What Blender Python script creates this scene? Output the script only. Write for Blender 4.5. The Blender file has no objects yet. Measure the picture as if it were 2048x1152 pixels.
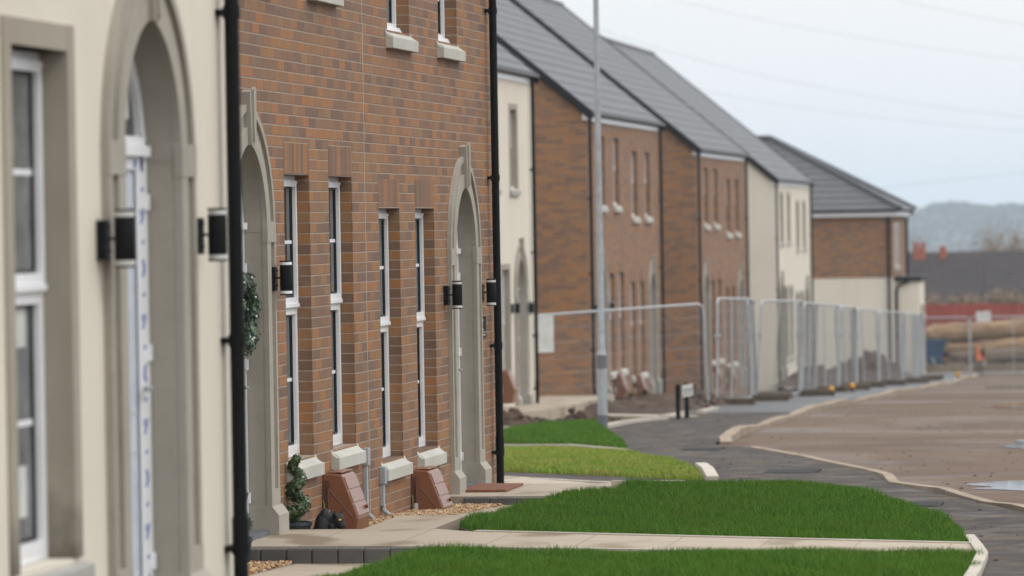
import bpy, bmesh, math, random
import numpy as np
from mathutils import Vector, Matrix
random.seed(7); rng = np.random.default_rng(7)
S = bpy.context.scene
C = S.collection
PI = math.pi
R = math.radians

# ---------------------------------------------------------------- materials
class NT:
    def __init__(s, name):
        s.m = bpy.data.materials.new(name); s.m.use_nodes = True
        s.t = s.m.node_tree; s.t.nodes.clear()
        s.out = s.n('ShaderNodeOutputMaterial'); s.b = s.n('ShaderNodeBsdfPrincipled')
        s.l(s.b.outputs[0], s.out.inputs[0])
    def n(s, typ, **kw):
        nd = s.t.nodes.new(typ)
        for k, v in kw.items(): setattr(nd, k, v)
        return nd
    def l(s, a, b): s.t.links.new(a, b)
    def set(s, inp, v):
        if hasattr(v, 'links'): s.l(v, inp)
        else: inp.default_value = v
    def math(s, op, a, b=None, c=None, clamp=False):
        nd = s.n('ShaderNodeMath', operation=op, use_clamp=clamp)
        for i, v in enumerate((a, b, c)):
            if v is not None: s.set(nd.inputs[i], v)
        return nd.outputs[0]
    def mix(s, f, a, b, bt='MIX'):
        nd = s.n('ShaderNodeMix', data_type='RGBA', blend_type=bt)
        s.set(nd.inputs[0], f)
        for i, v in ((6, a), (7, b)):
            s.set(nd.inputs[i], (*v, 1) if isinstance(v, tuple) and len(v) == 3 else v)
        return nd.outputs[2]
    def ramp(s, f, stops, interp='LINEAR'):
        nd = s.n('ShaderNodeValToRGB'); cr = nd.color_ramp; cr.interpolation = interp
        while len(cr.elements) < len(stops): cr.elements.new(0.5)
        for e, (p, c) in zip(cr.elements, stops):
            e.position = p; e.color = (*c, 1) if len(c) == 3 else c
        s.set(nd.inputs[0], f); return nd.outputs[0]
    def coord(s, scale=None, kind='Object'):
        o = s.n('ShaderNodeTexCoord').outputs[kind]
        if scale:
            mp = s.n('ShaderNodeMapping'); mp.inputs['Scale'].default_value = scale
            s.l(o, mp.inputs[0]); o = mp.outputs[0]
        return o
    def noise(s, co, sc, det=3, rough=.55, dist=0):
        nd = s.n('ShaderNodeTexNoise'); nd.inputs['Scale'].default_value = sc
        nd.inputs['Detail'].default_value = det; nd.inputs['Roughness'].default_value = rough
        nd.inputs['Distortion'].default_value = dist
        if co is not None: s.l(co, nd.inputs['Vector'])
        return nd.outputs[0]
    def bump(s, h, st, d=.01):
        nd = s.n('ShaderNodeBump'); nd.inputs['Strength'].default_value = st; nd.inputs['Distance'].default_value = d
        s.l(h, nd.inputs['Height']); s.l(nd.outputs[0], s.b.inputs['Normal'])
    def col(s, v): s.set(s.b.inputs['Base Color'], (*v, 1) if isinstance(v, tuple) else v)
    def rough(s, v): s.set(s.b.inputs['Roughness'], v)

def plain(name, c, r=.6, var=.12, sc=6, metal=0, bump=0, bsc=80, c2=None, spec=None):
    k = NT(name); co = k.coord()
    n = k.noise(co, sc, 4)
    d = c2 or tuple(x*(1-var*2) for x in c)
    k.col(k.ramp(n, [(.3, d), (.7, c)]))
    k.rough(r); k.b.inputs['Metallic'].default_value = metal
    if spec is not None: k.b.inputs['Specular IOR Level'].default_value = spec
    if bump: k.bump(k.noise(co, bsc, 3), bump, .004)
    return k.m

def brick_mat(name, soldier=False):
    k = NT(name); co = k.coord()
    sp = k.n('ShaderNodeSeparateXYZ'); k.l(co, sp.inputs[0])
    g = k.n('ShaderNodeNewGeometry'); sn = k.n('ShaderNodeSeparateXYZ'); k.l(g.outputs['Normal'], sn.inputs[0])
    fx = k.math('GREATER_THAN', k.math('ABSOLUTE', sn.outputs[0]), .6)
    u = k.math('ADD', k.math('MULTIPLY', sp.outputs[1], fx), k.math('MULTIPLY', sp.outputs[0], k.math('SUBTRACT', 1, fx)))
    v = sp.outputs[2]
    # slight wobble of the courses
    wob = k.math('MULTIPLY', k.math('SUBTRACT', k.noise(co, 3.1, 2), .5), .006)
    v = k.math('ADD', v, wob)
    if soldier: u, v = k.math('ADD', v, .038), u
    row = k.math('FLOOR', k.math('DIVIDE', v, .075))
    half = k.math('MULTIPLY', k.math('MODULO', k.math('ABSOLUTE', row), 2), .5)
    if soldier: half = 0.0
    uu = k.math('ADD', k.math('DIVIDE', u, .225), half)
    rj = k.n('ShaderNodeTexWhiteNoise', noise_dimensions='1D'); k.l(row, rj.inputs['W'])
    if not soldier: uu = k.math('ADD', uu, k.math('MULTIPLY', k.math('SUBTRACT', rj.outputs[0], .5), .14))
    cell = k.math('FLOOR', uu)
    fu = k.math('MULTIPLY', k.math('FRACT', uu), .225); fv = k.math('MULTIPLY', k.math('FRACT', k.math('DIVIDE', v, .075)), .075)
    du = k.math('MINIMUM', fu, k.math('SUBTRACT', .225, fu)); dv = k.math('MINIMUM', fv, k.math('SUBTRACT', .075, fv))
    d = k.math('MINIMUM', k.math('ADD', du, .0012), dv) if not soldier else k.math('MINIMUM', du, k.math('ADD', dv, .0018))
    edge = k.math('ADD', d, k.math('MULTIPLY', k.math('SUBTRACT', k.noise(co, 60, 2), .5), .0045))
    mort = k.math('SUBTRACT', 1, k.math('MULTIPLY', k.math('SUBTRACT', edge, .0035), 1/.0025, clamp=True), clamp=True)
    cv = k.n('ShaderNodeCombineXYZ'); k.l(cell, cv.inputs[0]); k.l(row, cv.inputs[1])
    wn = k.n('ShaderNodeTexWhiteNoise', noise_dimensions='2D'); k.l(cv.outputs[0], wn.inputs['Vector'])
    base = k.ramp(wn.outputs['Value'], [(0, (.135, .080, .058)), (.12, (.170, .096, .064)), (.27, (.215, .112, .062)), (.42, (.262, .127, .056)),
                                        (.6, (.312, .146, .054)), (.74, (.36, .164, .048)), (.86, (.39, .146, .038)), (.93, (.31, .17, .07)), (1, (.195, .120, .080))])
    # drag-face streaks along the height of each brick and broad kiln patches
    st = k.n('ShaderNodeCombineXYZ'); k.l(k.math('MULTIPLY', u, 95), st.inputs[0]); k.l(k.math('MULTIPLY', v, 9), st.inputs[1]); k.l(wn.outputs['Value'], st.inputs[2])
    ns = k.noise(st.outputs[0], 1, 3)
    base = k.mix(k.math('MULTIPLY', ns, .75), base, (.170, .096, .058))
    nb = k.noise(co, .9, 3)
    base = k.mix(k.math('MULTIPLY', k.math('SUBTRACT', nb, .45, clamp=True), 1.3, clamp=True), base, (.205, .122, .072))
    sm = k.math('MULTIPLY', k.math('SUBTRACT', k.noise(co, 4.5, 6, .72), .56, clamp=True), 2.2, clamp=True)
    base = k.mix(k.math('MULTIPLY', sm, .55), base, (.36, .27, .20))
    mc = k.mix(k.noise(co, 25, 3), (.225, .165, .12), (.37, .285, .215))
    pp = k.math('LESS_THAN', k.math('ADD', du, .0012), dv) if not soldier else k.math('LESS_THAN', k.math('ADD', dv, .0018), du)
    mc = k.mix(k.math('MULTIPLY', pp, .75), mc, (.085, .055, .040))
    k.col(k.mix(mort, base, mc)); k.rough(.72); k.b.inputs['Specular IOR Level'].default_value = .32
    h = k.math('ADD', k.math('SUBTRACT', 1, mort), k.math('MULTIPLY', ns, .35))
    k.bump(h, .7, .005)
    return k.m

M = {}
M['brick'] = brick_mat('wire_cut_brick'); M['soldier'] = brick_mat('soldier_brick', True)
def render_mat():
    k = NT('cream_render'); co = k.coord()
    n = k.noise(co, .8, 4); st = k.noise(k.coord((1.5, 1.5, .12)), 3, 4)
    c = k.ramp(n, [(.3, (.61, .555, .455)), (.7, (.66, .605, .50))])
    c = k.mix(k.math('MULTIPLY', k.math('SUBTRACT', st, .5, clamp=True), .8, clamp=True), c, (.50, .45, .36))
    k.col(c); k.rough(.9); k.bump(k.noise(co, 90, 4, .7), .5, .005); return k.m
M['render'] = render_mat()
def stone_mat(name, a, b, dirt):
    k = NT(name); co = k.coord()
    c = k.ramp(k.noise(co, 2.3, 5), [(.3, a), (.7, b)])
    c = k.mix(k.math('MULTIPLY', k.math('SUBTRACT', k.noise(co, 14, 5, .7), .52, clamp=True), 1.6, clamp=True), c, dirt)
    k.col(c); k.rough(.85); k.bump(k.noise(co, 180, 3), .25, .003); return k.m
M['stone'] = stone_mat('cast_stone', (.29, .260, .213), (.345, .312, .258), (.235, .203, .162))
def stained():
    k = NT('stained_stone'); co = k.coord(); sp = k.n('ShaderNodeSeparateXYZ'); k.l(co, sp.inputs[0])
    c = k.ramp(k.noise(co, 2.3, 5), [(.3, (.28, .245, .19)), (.7, (.335, .295, .235))])
    # splash dirt left above the sill
    hgt = k.math('SUBTRACT', .70, sp.outputs[2])
    f = k.math('MULTIPLY', k.math('ADD', hgt, k.math('MULTIPLY', k.math('SUBTRACT', k.noise(co, 7, 4), .5), .5)), 4.0, clamp=True)
    k.col(k.mix(k.math('MULTIPLY', f, .75), c, (.07, .055, .035))); k.rough(.88); return k.m
M['stained'] = stained()
M['sill'] = stone_mat('sill_concrete', (.40, .385, .335), (.475, .46, .405), (.30, .285, .235))
M['conc'] = stone_mat('pale_concrete', (.37, .325, .26), (.46, .41, .34), (.27, .225, .165))
def kerb_mat():
    k = NT('muddy_kerb'); co = k.coord(); sp = k.n('ShaderNodeSeparateXYZ'); k.l(co, sp.inputs[0])
    c = k.ramp(k.noise(co, 1.1, 5), [(.3, (.19, .135, .09)), (.7, (.33, .255, .18))])
    c = k.mix(k.math('MULTIPLY', k.math('SUBTRACT', k.noise(co, 6, 5, .7), .48, clamp=True), 2.2, clamp=True), c, (.13, .088, .055))
    j = k.math('LESS_THAN', k.math('FRACT', k.math('DIVIDE', sp.outputs[1], .915)), .022)
    k.col(k.mix(k.math('MULTIPLY', j, .8), c, (.05, .035, .025))); k.rough(.85); k.bump(k.noise(co, 40, 4), .5, .006); return k.m
M['kerb'] = kerb_mat()
M['white'] = plain('white_upvc', (.80, .80, .81), .28, .02)
M['film'] = plain('filmed_door', (.56, .60, .66), .35, .07, 9)
M['gasket'] = plain('black_gasket', (.012, .012, .013), .5)
M['black'] = plain('black_plastic', (.005, .005, .0055), .55, .15, spec=.15)
M['blackp'] = plain('black_powder_coat', (.006, .006, .0065), .6, .15, spec=.15)
M['glass'] = plain('dark_window_glass', (.022, .022, .021), .06, .3, 1.5, spec=.5)
M['greyglass'] = plain('reflection_grey_glass', (.19, .20, .195), .2, .3, 5)  # pale grey reflection of the panes is put into the base colour
M['darkdoor'] = plain('black_door', (.02, .021, .024), .3)
M['acrylic'] = plain('clear_acrylic_band', (.62, .62, .58), .15)
M['litband'] = plain('bright_acrylic_band', (.9, .9, .9), .1)
M['blue_ink'] = plain('blue_ink', (.09, .15, .42), .5)
M['tape'] = plain('white_tape', (.72, .73, .74), .4, .02)
M['greysill'] = stone_mat('grey_sill', (.31, .295, .265), (.37, .355, .325), (.24, .225, .2))
M['paper'] = plain('paper_sticker', (.62, .63, .60), .7)
M['steel'] = plain('galvanised_steel', (.38, .39, .40), .5, .12, 9, metal=.35)
M['fsteel'] = plain('fence_steel', (.44, .45, .46), .42, .1, 9, metal=.25)
M['dgrey'] = plain('grey_band_paint', (.13, .135, .15), .6)
M['boxbrown'] = plain('brown_meter_plastic', (.215, .084, .041), .30, .06, 5)
M['boxdark'] = plain('dark_brown_plastic', (.12, .048, .027), .45)
M['conduit'] = plain('grey_conduit', (.36, .38, .40), .45)
M['yellow'] = plain('yellow_green_wire', (.32, .28, .03), .5, c2=(.10, .18, .02), sc=30)
M['amber'] = plain('amber_plastic', (.62, .30, .02), .4)
M['orange'] = plain('orange_plastic', (.75, .14, .03), .5)
M['mat'] = plain('coir_mat', (.27, .105, .055), .95, .3, 60, bump=.6, bsc=300)
M['pot'] = plain('blue_grey_pot', (.030, .045, .058), .45, .25, 12)
M['soil'] = plain('brown_soil', (.078, .045, .026), .95, .3, 3, bump=1, bsc=9)
M['cat'] = plain('black_cat_paint', (.006, .006, .006), .7, .2, 30, bump=.4, bsc=60)
M['eye'] = plain('yellow_eye', (.75, .5, .06), .3)
M['bark'] = plain('bark', (.10, .07, .05), .9)
M['timber'] = plain('dark_sleeper_timber', (.10, .072, .045), .9, .3, 8)
M['hillgrass'] = plain('hill_scrub', (.044, .045, .034), .95, .1, .01)
M['grit'] = plain('road_grit', (.10, .068, .045), .9)
M['iron'] = plain('cast_iron', (.03, .028, .027), .8, spec=.15)
def log_mat(name, a, b, dk):
    k = NT(name); co = k.coord((.5, 4, 4)); n = k.noise(co, 2.2, 6, .7)
    c = k.ramp(n, [(.35, dk), (.5, b), (.66, a)]); k.col(c); k.rough(.9); k.bump(n, 1, .06); return k.m
M['log'] = log_mat('tan_log', (.42, .275, .15), (.27, .17, .09), (.10, .065, .04))
M['log2'] = log_mat('grey_brown_log', (.24, .18, .13), (.15, .11, .08), (.07, .05, .038))
M['oldlog'] = plain('tan_log', (.44, .285, .15), .85, .3, 1.2, c2=(.25, .16, .09))
M['skip'] = plain('blue_skip_paint', (.022, .075, .17), .5, .25, 2)
M['redboard'] = plain('red_hoarding', (.30, .052, .034), .7, .2, 1)
M['chim'] = plain('chimney_brick', (.33, .10, .055), .9)
M['rooffar'] = plain('brown_roof_tile', (.046, .034, .032), .85, .2, 2)
M['cable'] = plain('grey_cable', (.10, .10, .11), .6)
def roof_mat():
    k = NT('grey_roof_tile'); co = k.coord(); sp = k.n('ShaderNodeSeparateXYZ'); k.l(co, sp.inputs[0])
    ty = k.math('FLOOR', k.math('DIVIDE', sp.outputs[1], .33)); tz = k.math('FLOOR', k.math('DIVIDE', sp.outputs[0], .266))
    cv = k.n('ShaderNodeCombineXYZ'); k.l(ty, cv.inputs[0]); k.l(tz, cv.inputs[1])
    wn = k.n('ShaderNodeTexWhiteNoise', noise_dimensions='2D'); k.l(cv.outputs[0], wn.inputs['Vector'])
    c = k.ramp(wn.outputs['Value'], [(0, (.054, .054, .058)), (1, (.074, .074, .079))])
    c = k.mix(k.noise(co, 1.2, 4), c, (.064, .064, .068))
    k.col(c); k.rough(.5); k.b.inputs['Specular IOR Level'].default_value = .4; k.bump(k.noise(co, 90, 3), .2, .003); return k.m
M['roof'] = roof_mat()
M['verge'] = plain('black_verge', (.010, .010, .012), .55, spec=.25)
def asphalt(name, a, b, wet, rough0, rough1, sc=.5):
    k = NT(name); co = k.coord()
    n = k.noise(k.coord((1, .8, 1)), sc, 9, .66, .3); n2 = k.noise(co, 45, 3)
    c = k.ramp(n, [(.34, a), (.5, b), (.62, wet)])
    c = k.mix(k.math('MULTIPLY', n2, .5), c, tuple(x*.55 for x in a))
    k.col(c)
    n3 = k.noise(k.coord((.8, .55, 1)), sc*.9, 7, .62, .4)
    k.rough(k.ramp(n3, [(.47, (rough0,)*3), (.68, (rough1,)*3)]))
    k.b.inputs['Specular IOR Level'].default_value = .17; k.bump(k.noise(co, 70, 4), .6, .006); return k.m
M['asphalt'] = asphalt('footway_asphalt', (.036, .032, .030), (.066, .053, .044), (.125, .092, .066), .88, .62, 2.6)
M['wetasphalt'] = asphalt('wet_footway_asphalt', (.06, .06, .063), (.08, .078, .08), (.095, .083, .075), .5, .3)
M['road'] = asphalt('muddy_road', (.082, .049, .029), (.122, .074, .044), (.136, .086, .053), .74, .42, .38)
M['dirt'] = plain('site_ground', (.13, .095, .062), .95, .3, .7, bump=.8, bsc=8)
def paving():
    k = NT('paving_slabs'); co = k.coord()
    br = k.n('ShaderNodeTexBrick'); k.l(co, br.inputs['Vector']); br.offset = 0
    for i, c in ((1, (.34, .275, .205)), (2, (.385, .315, .24)), (3, (.20, .16, .115))): br.inputs[i].default_value = (*c, 1)
    br.inputs['Scale'].default_value = 1; br.inputs['Mortar Size'].default_value = .006; br.inputs['Brick Width'].default_value = .6; br.inputs['Row Height'].default_value = .9
    c = k.mix(k.math('MULTIPLY', k.noise(co, 3.2, 5), .55), br.outputs[0], (.31, .245, .17))
    damp = k.noise(k.coord((1.9, 1.25, 1)), 1.0, 1, .3)
    c = k.mix(k.math('MULTIPLY', k.math('SUBTRACT', damp, .565, clamp=True), 9, clamp=True), c, (.20, .145, .09))
    k.col(c); k.rough(.8); k.bump(k.noise(co, 120, 3), .25, .003); return k.m
M['paving'] = paving()
M['sett'] = stone_mat('dark_setts', (.075, .070, .066), (.13, .122, .115), (.05, .047, .045))
def island(name, stops, rough=.7, sub=0, spec=.3, nz=None):
    k = NT(name); g = k.n('ShaderNodeNewGeometry')
    c = k.ramp(g.outputs['Random Per Island'], stops)
    if nz:
        n = k.noise(k.coord(), nz[0], 4); c = k.mix(k.ramp(n, [(.42, (0, 0, 0)), (.68, (.75, .75, .75))]), c, nz[1])
    k.col(c); k.rough(rough); k.b.inputs['Specular IOR Level'].default_value = spec
    return k.m
M['grass'] = island('grass_blades', [(0, (.040, .108, .009)), (.5, (.064, .160, .014)), (.9, (.098, .215, .024)), (1, (.19, .26, .05))], .75, spec=.12, nz=(.9, (.092, .160, .018)))
M['ygrass'] = island('yellow_grass_blades', [(0, (.10, .20, .014)), (.6, (.19, .29, .020)), (1, (.32, .36, .05))], .6, nz=(1.1, (.32, .29, .07)))
M['leaf'] = island('box_leaves', [(0, (.012, .030, .010)), (.5, (.030, .062, .018)), (.85, (.07, .12, .035)), (1, (.22, .26, .14))], .35, spec=.5)
M['fir'] = island('wreath_needles', [(0, (.02, .045, .03)), (.6, (.05, .09, .06)), (.9, (.12, .17, .10)), (1, (.16, .22, .04))], .5)
M['berry'] = plain('white_berries', (.75, .75, .70), .3)
M['gravel'] = island('gravel_stones', [(0, (.20, .10, .045)), (.35, (.40, .22, .10)), (.7, (.50, .33, .17)), (.9, (.62, .50, .34)), (1, (.30, .22, .17))], .6)
M['hedge'] = island('brown_hedge_leaves', [(0, (.12, .085, .05)), (.6, (.24, .17, .105)), (1, (.32, .24, .15))], .8)
M['hilltree'] = island('hill_trees', [(0, (.030, .034, .026)), (.6, (.044, .046, .036)), (1, (.062, .054, .040))], .9)
M['water'] = plain('puddle_water', (.035, .03, .026), .03, .1)

# ---------------------------------------------------------------- mesh helpers
class MB:
    def __init__(s): s.v = []; s.f = []; s.mi = []; s.m = 0
    def add(s, vs, fs):
        o = len(s.v); s.v += [tuple(v) for v in vs]
        for f in fs: s.f.append(tuple(i+o for i in f)); s.mi.append(s.m)
    def box(s, x0, x1, y0, y1, z0, z1):
        s.add([(x0,y0,z0),(x1,y0,z0),(x1,y1,z0),(x0,y1,z0),(x0,y0,z1),(x1,y0,z1),(x1,y1,z1),(x0,y1,z1)],
              [(3,2,1,0),(4,5,6,7),(0,1,5,4),(1,2,6,5),(2,3,7,6),(3,0,4,7)])
    def prism(s, poly, a0, a1, axis='y'):
        n = len(poly)
        def P(p, a):
            return {'y': (p[0], a, p[1]), 'x': (a, p[0], p[1]), 'z': (p[0], p[1], a)}[axis]
        s.add([P(p, a0) for p in poly]+[P(p, a1) for p in poly],
              [tuple(range(n))[::-1], tuple(range(n, 2*n))]+[(i, (i+1) % n, n+(i+1) % n, n+i) for i in range(n)])
    def tube(s, pts, r, n=8, caps=True):
        pts = [Vector(p) for p in pts]; rs = r if isinstance(r, (list, tuple)) else [r]*len(pts)
        vs = []; prev = None
        for i, p in enumerate(pts):
            d = (pts[min(i+1, len(pts)-1)]-pts[max(i-1, 0)]).normalized()
            if prev is None: a = d.cross(Vector((0, 0, 1)) if abs(d.z) < .9 else Vector((1, 0, 0))).normalized()
            else: a = (prev-d*prev.dot(d)).normalized()
            prev = a; b = d.cross(a)
            for k in range(n):
                t = 2*PI*k/n; vs.append(p+(a*math.cos(t)+b*math.sin(t))*rs[i])
        fs = [(i*n+k, i*n+(k+1) % n, (i+1)*n+(k+1) % n, (i+1)*n+k) for i in range(len(pts)-1) for k in range(n)]
        if caps: fs += [tuple(range(n))[::-1], tuple(range((len(pts)-1)*n, len(pts)*n))]
        s.add(vs, fs)
    def lathe(s, prof, cx=0, cy=0, n=20):
        vs = []
        for r, z in prof: vs += [(cx+r*math.cos(2*PI*k/n), cy+r*math.sin(2*PI*k/n), z) for k in range(n)]
        m = len(prof)
        fs = [(i*n+k, i*n+(k+1) % n, (i+1)*n+(k+1) % n, (i+1)*n+k) for i in range(m-1) for k in range(n)]
        fs += [tuple(range(n))[::-1], tuple(range((m-1)*n, m*n))]
        s.add(vs, fs)
    def ball(s, c, r, seg=10, rings=7, jit=0):
        vs = [(c[0], c[1], c[2]-r[2])]
        for i in range(1, rings):
            t = PI*i/rings
            for k in range(seg):
                p = 2*PI*k/seg; q = 1+random.uniform(-jit, jit)
                vs.append((c[0]+r[0]*q*math.sin(t)*math.cos(p), c[1]+r[1]*q*math.sin(t)*math.sin(p), c[2]-r[2]*q*math.cos(t)))
        vs.append((c[0], c[1], c[2]+r[2])); L = len(vs)-1
        fs = [(0, 1+(k+1) % seg, 1+k) for k in range(seg)]
        for i in range(rings-2):
            a = 1+i*seg
            fs += [(a+k, a+(k+1) % seg, a+seg+(k+1) % seg, a+seg+k) for k in range(seg)]
        a = 1+(rings-2)*seg
        fs += [(a+k, a+(k+1) % seg, L) for k in range(seg)]
        s.add(vs, fs)
    def build(s, name, mats, parent=None, smooth=False, bevel=0, loc=None, angle=40):
        me = bpy.data.meshes.new(name); me.from_pydata(s.v, [], s.f)
        for m in (mats if isinstance(mats, (list, tuple)) else [mats]): me.materials.append(M[m] if isinstance(m, str) else m)
        me.polygons.foreach_set('material_index', s.mi)
        if smooth:
            me.polygons.foreach_set('use_smooth', [True]*len(me.polygons)); me.set_sharp_from_angle(angle=R(angle))
        me.update()
        o = bpy.data.objects.new(name, me); C.objects.link(o)
        if parent: o.parent = parent
        if loc: o.location = loc
        if bevel:
            b = o.modifiers.new('bevel', 'BEVEL'); b.width = bevel; b.segments = 2; b.limit_method = 'ANGLE'; b.angle_limit = R(40)
        return o

def tag(o, label=None, cat=None, group=None, kind=None):
    for k, v in (('label', label), ('category', cat), ('group', group), ('kind', kind)):
        if v: o[k] = v
    return o
def thing(name, label, cat, loc=(0, 0, 0), rz=0, group=None):
    o = bpy.data.objects.new(name, None); C.objects.link(o); o.empty_display_size = .2
    o.location = loc; o.rotation_euler = (0, 0, rz)
    return tag(o, label, cat, group)
def copy_tree(o, parent=None):
    kids = list(o.children); c = o.copy(); C.objects.link(c); c.parent = parent
    for ch in kids: copy_tree(ch, c)
    return c
def dup(root, loc, label, rz=0):
    c = copy_tree(root); c.location = loc; c.rotation_euler = (0, 0, rz); c['label'] = label; return c
def np_mesh(name, v, f, mats, mi=None):
    me = bpy.data.meshes.new(name); nv, nf = len(v), len(f); k = f.shape[1]
    me.vertices.add(nv); me.vertices.foreach_set('co', v.astype(np.float32).ravel())
    me.loops.add(nf*k); me.loops.foreach_set('vertex_index', f.astype(np.int32).ravel())
    me.polygons.add(nf); me.polygons.foreach_set('loop_start', np.arange(0, nf*k, k, dtype=np.int32))
    try: me.polygons.foreach_set('loop_total', np.full(nf, k, dtype=np.int32))
    except Exception: pass
    for m in mats: me.materials.append(M[m])
    if mi is not None: me.polygons.foreach_set('material_index', mi.astype(np.int32))
    me.update(calc_edges=True); me.validate()
    o = bpy.data.objects.new(name, me); C.objects.link(o); return o

# ---------------------------------------------------------------- terrain
GY = [-60, 0, 15, 20, 28, 38, 50, 60, 75, 86, 106, 127, 150, 165, 230, 400, 1000, 2600, 4300]
GZ = [-.8, -1.3, -1.65, -1.85, -2.12, -2.42, -2.75, -2.98, -3.3, -3.55, -4.1, -4.75, -5.35, -5.6, -6.6, -9, -16, -30, -44]
def G(y): return float(np.interp(y, GY, GZ))
def slab(name, poly, zf, mat, skirt=.25, label=None, kind='structure', step=None, cat=None):
    bm = bmesh.new(); vs = [bm.verts.new((x, y, 0)) for x, y in poly]; f0 = bm.faces.new(vs); f0.normal_update()
    if f0.normal.z < 0: f0.normal_flip()
    bmesh.ops.triangulate(bm, faces=bm.faces[:], ngon_method='EAR_CLIP')
    ys = [p[1] for p in poly]; cuts = [y for y in GY if min(ys) < y < max(ys)]
    if step: cuts += list(np.arange(min(ys)+step, max(ys), step))
    for y in cuts: bmesh.ops.bisect_plane(bm, geom=bm.verts[:]+bm.edges[:]+bm.faces[:], plane_co=(0, y, 0), plane_no=(0, 1, 0))
    bmesh.ops.recalc_face_normals(bm, faces=bm.faces[:])
    for f in bm.faces:
        if f.normal.z < 0: f.normal_flip()
    for v in bm.verts: v.co.z = zf(v.co.x, v.co.y)
    if skirt:
        be = [e for e in bm.edges if e.is_boundary]; mp = {}
        for e in be:
            for v in e.verts:
                if v not in mp: mp[v] = bm.verts.new(v.co-Vector((0, 0, skirt)))
        for e in be:
            a, b = e.verts; bm.faces.new((a, b, mp[b], mp[a]))
    bmesh.ops.recalc_face_normals(bm, faces=bm.faces[:])
    me = bpy.data.meshes.new(name); bm.to_mesh(me); bm.free(); me.materials.append(M[mat])
    o = bpy.data.objects.new(name, me); C.objects.link(o); return tag(o, label, cat, None, kind)
def inside(poly, x, y):
    r = np.zeros(len(x), bool); n = len(poly); j = n-1
    for i in range(n):
        xi, yi = poly[i]; xj, yj = poly[j]
        c = ((yi > y) != (yj > y)) & (x < (xj-xi)*(y-yi)/((yj-yi) or 1e-9)+xi); r ^= c; j = i
    return r
def lawn(name, poly, zf, dens, h0, h1, w, mat, label, seed):
    g = np.random.default_rng(seed); P = np.array(poly)
    x0, y0 = P.min(0); x1, y1 = P.max(0); n = int((x1-x0)*(y1-y0)*dens)
    x = g.uniform(x0, x1, n); y = g.uniform(y0, y1, n); k = inside(poly, x, y); x, y = x[k], y[k]; n = len(x)
    z = np.array([zf(a, b) for a, b in zip(x, y)]) if n < 400000 else 0
    patch = .8+.25*np.sin(x*2.1+1.3*np.sin(y*1.7))*np.sin(y*1.3+x*.6)+.12*np.sin(x*9+y*5)
    h = g.uniform(h0, h1, n)*patch; a = g.uniform(0, 2*PI, n); ln = g.uniform(.05, .6, n)*h; la = g.uniform(0, 2*PI, n)
    dx, dy = np.cos(a)*w, np.sin(a)*w
    b0 = np.stack([x-dx, y-dy, z-.01], 1); b1 = np.stack([x+dx, y+dy, z-.01], 1)
    mx, my = x+np.cos(la)*ln*.3, y+np.sin(la)*ln*.3
    m0 = np.stack([mx-dx*.7, my-dy*.7, z+h*.55], 1); m1 = np.stack([mx+dx*.7, my+dy*.7, z+h*.55], 1)
    t = np.stack([x+np.cos(la)*ln, y+np.sin(la)*ln, z+h], 1)
    v = np.stack([b0, b1, m0, m1, t], 1).reshape(-1, 3); i = np.arange(n)*5
    f = np.concatenate([np.stack([i, i+1, i+3], 1), np.stack([i, i+3, i+2], 1), np.stack([i+2, i+3, i+4], 1)])
    o = np_mesh(name, v, f, [mat]); tag(o, label, 'grass', None, 'stuff')
    return o

big = []
xs = [-2500, -600, -200, -60, -20, -8, 2, 12, 40, 120, 400, 1200, 2500]
bm = MB(); ny = len(GY); nx = len(xs)
bm.add([(x, y, G(y)-.17) for y in GY for x in xs], [(j*nx+i, j*nx+i+1, (j+1)*nx+i+1, (j+1)*nx+i) for j in range(ny-1) for i in range(nx-1)])
tag(bm.build('ground', 'dirt'), kind='structure')

# kerb lines (world metres)
K1 = [(2.2, 18), (.9, 24), (-.2, 29), (-1.0, 32.5), (-1.66, 35.8), (-2.5, 39.8), (-3.15, 42.6), (-3.5, 45.6), (-3.85, 47.3), (-4.9, 52), (-5.95, 56)]
K2 = [(-6.42, 57.2), (-6.68, 59.6), (-7.02, 64), (-7.2, 71.5), (-7.33, 80), (-7.4, 87), (-7.35, 94.4), (-7.45, 104), (-7.65, 117), (-8.05, 133), (-8.4, 150)]
road_poly = [(60, 10), (60, 153.5), (-8.4, 153.5)]+K2[::-1]+K1[::-1]+[(3.6, 10)]
slab('road', road_poly, lambda x, y: G(y)-.07, 'road', step=4)
GL = lambda x, y: np.interp(y, [20, 28, 39.3, 41], [-1.9, -2.13, -2.28, -2.34])
edgeR = [(-1.30, 22), (-1.40, 25), (-1.48, 27.0), (-1.60, 28.4), (-1.93, 31.2), (-2.45, 34.0), (-2.92, 36.0), (-3.32, 37.1), (-3.7, 38.3)]
foot_poly = [(1.4, 18)]+[(x-.13, y) for x, y in K1]+[(-6.68, 57.6)]+[(x-.13, y) for x, y in K2[1:5]]+[(-7.43, 76), (-9.3, 76), (-9.3, 66), (-8.1, 58.8), (-7.4, 54.6), (-6.1, 49.8), (-5.7, 48.2), (-5.1, 44), (-5.0, 40), (-3.6, 39)]+[(x-.08, y) for x, y in edgeR[::-1][1:]]+[(-1.4, 18)]
slab('pavement', foot_poly, lambda x, y: G(y), 'asphalt', step=3)
slab('wet_pavement', [(x-.13, y) for x, y in [(-7.30, 76)]+K2[4:]]+[(-10.4, 150), (-9.35, 76)], lambda x, y: G(y)+.004, 'wetasphalt')
slab('driveway', [(-28, 39.5), (-5.0, 39.5), (-5.2, 44), (-5.75, 47.6), (-28, 47.6)], lambda x, y: G(y)-.012, 'asphalt')
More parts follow.
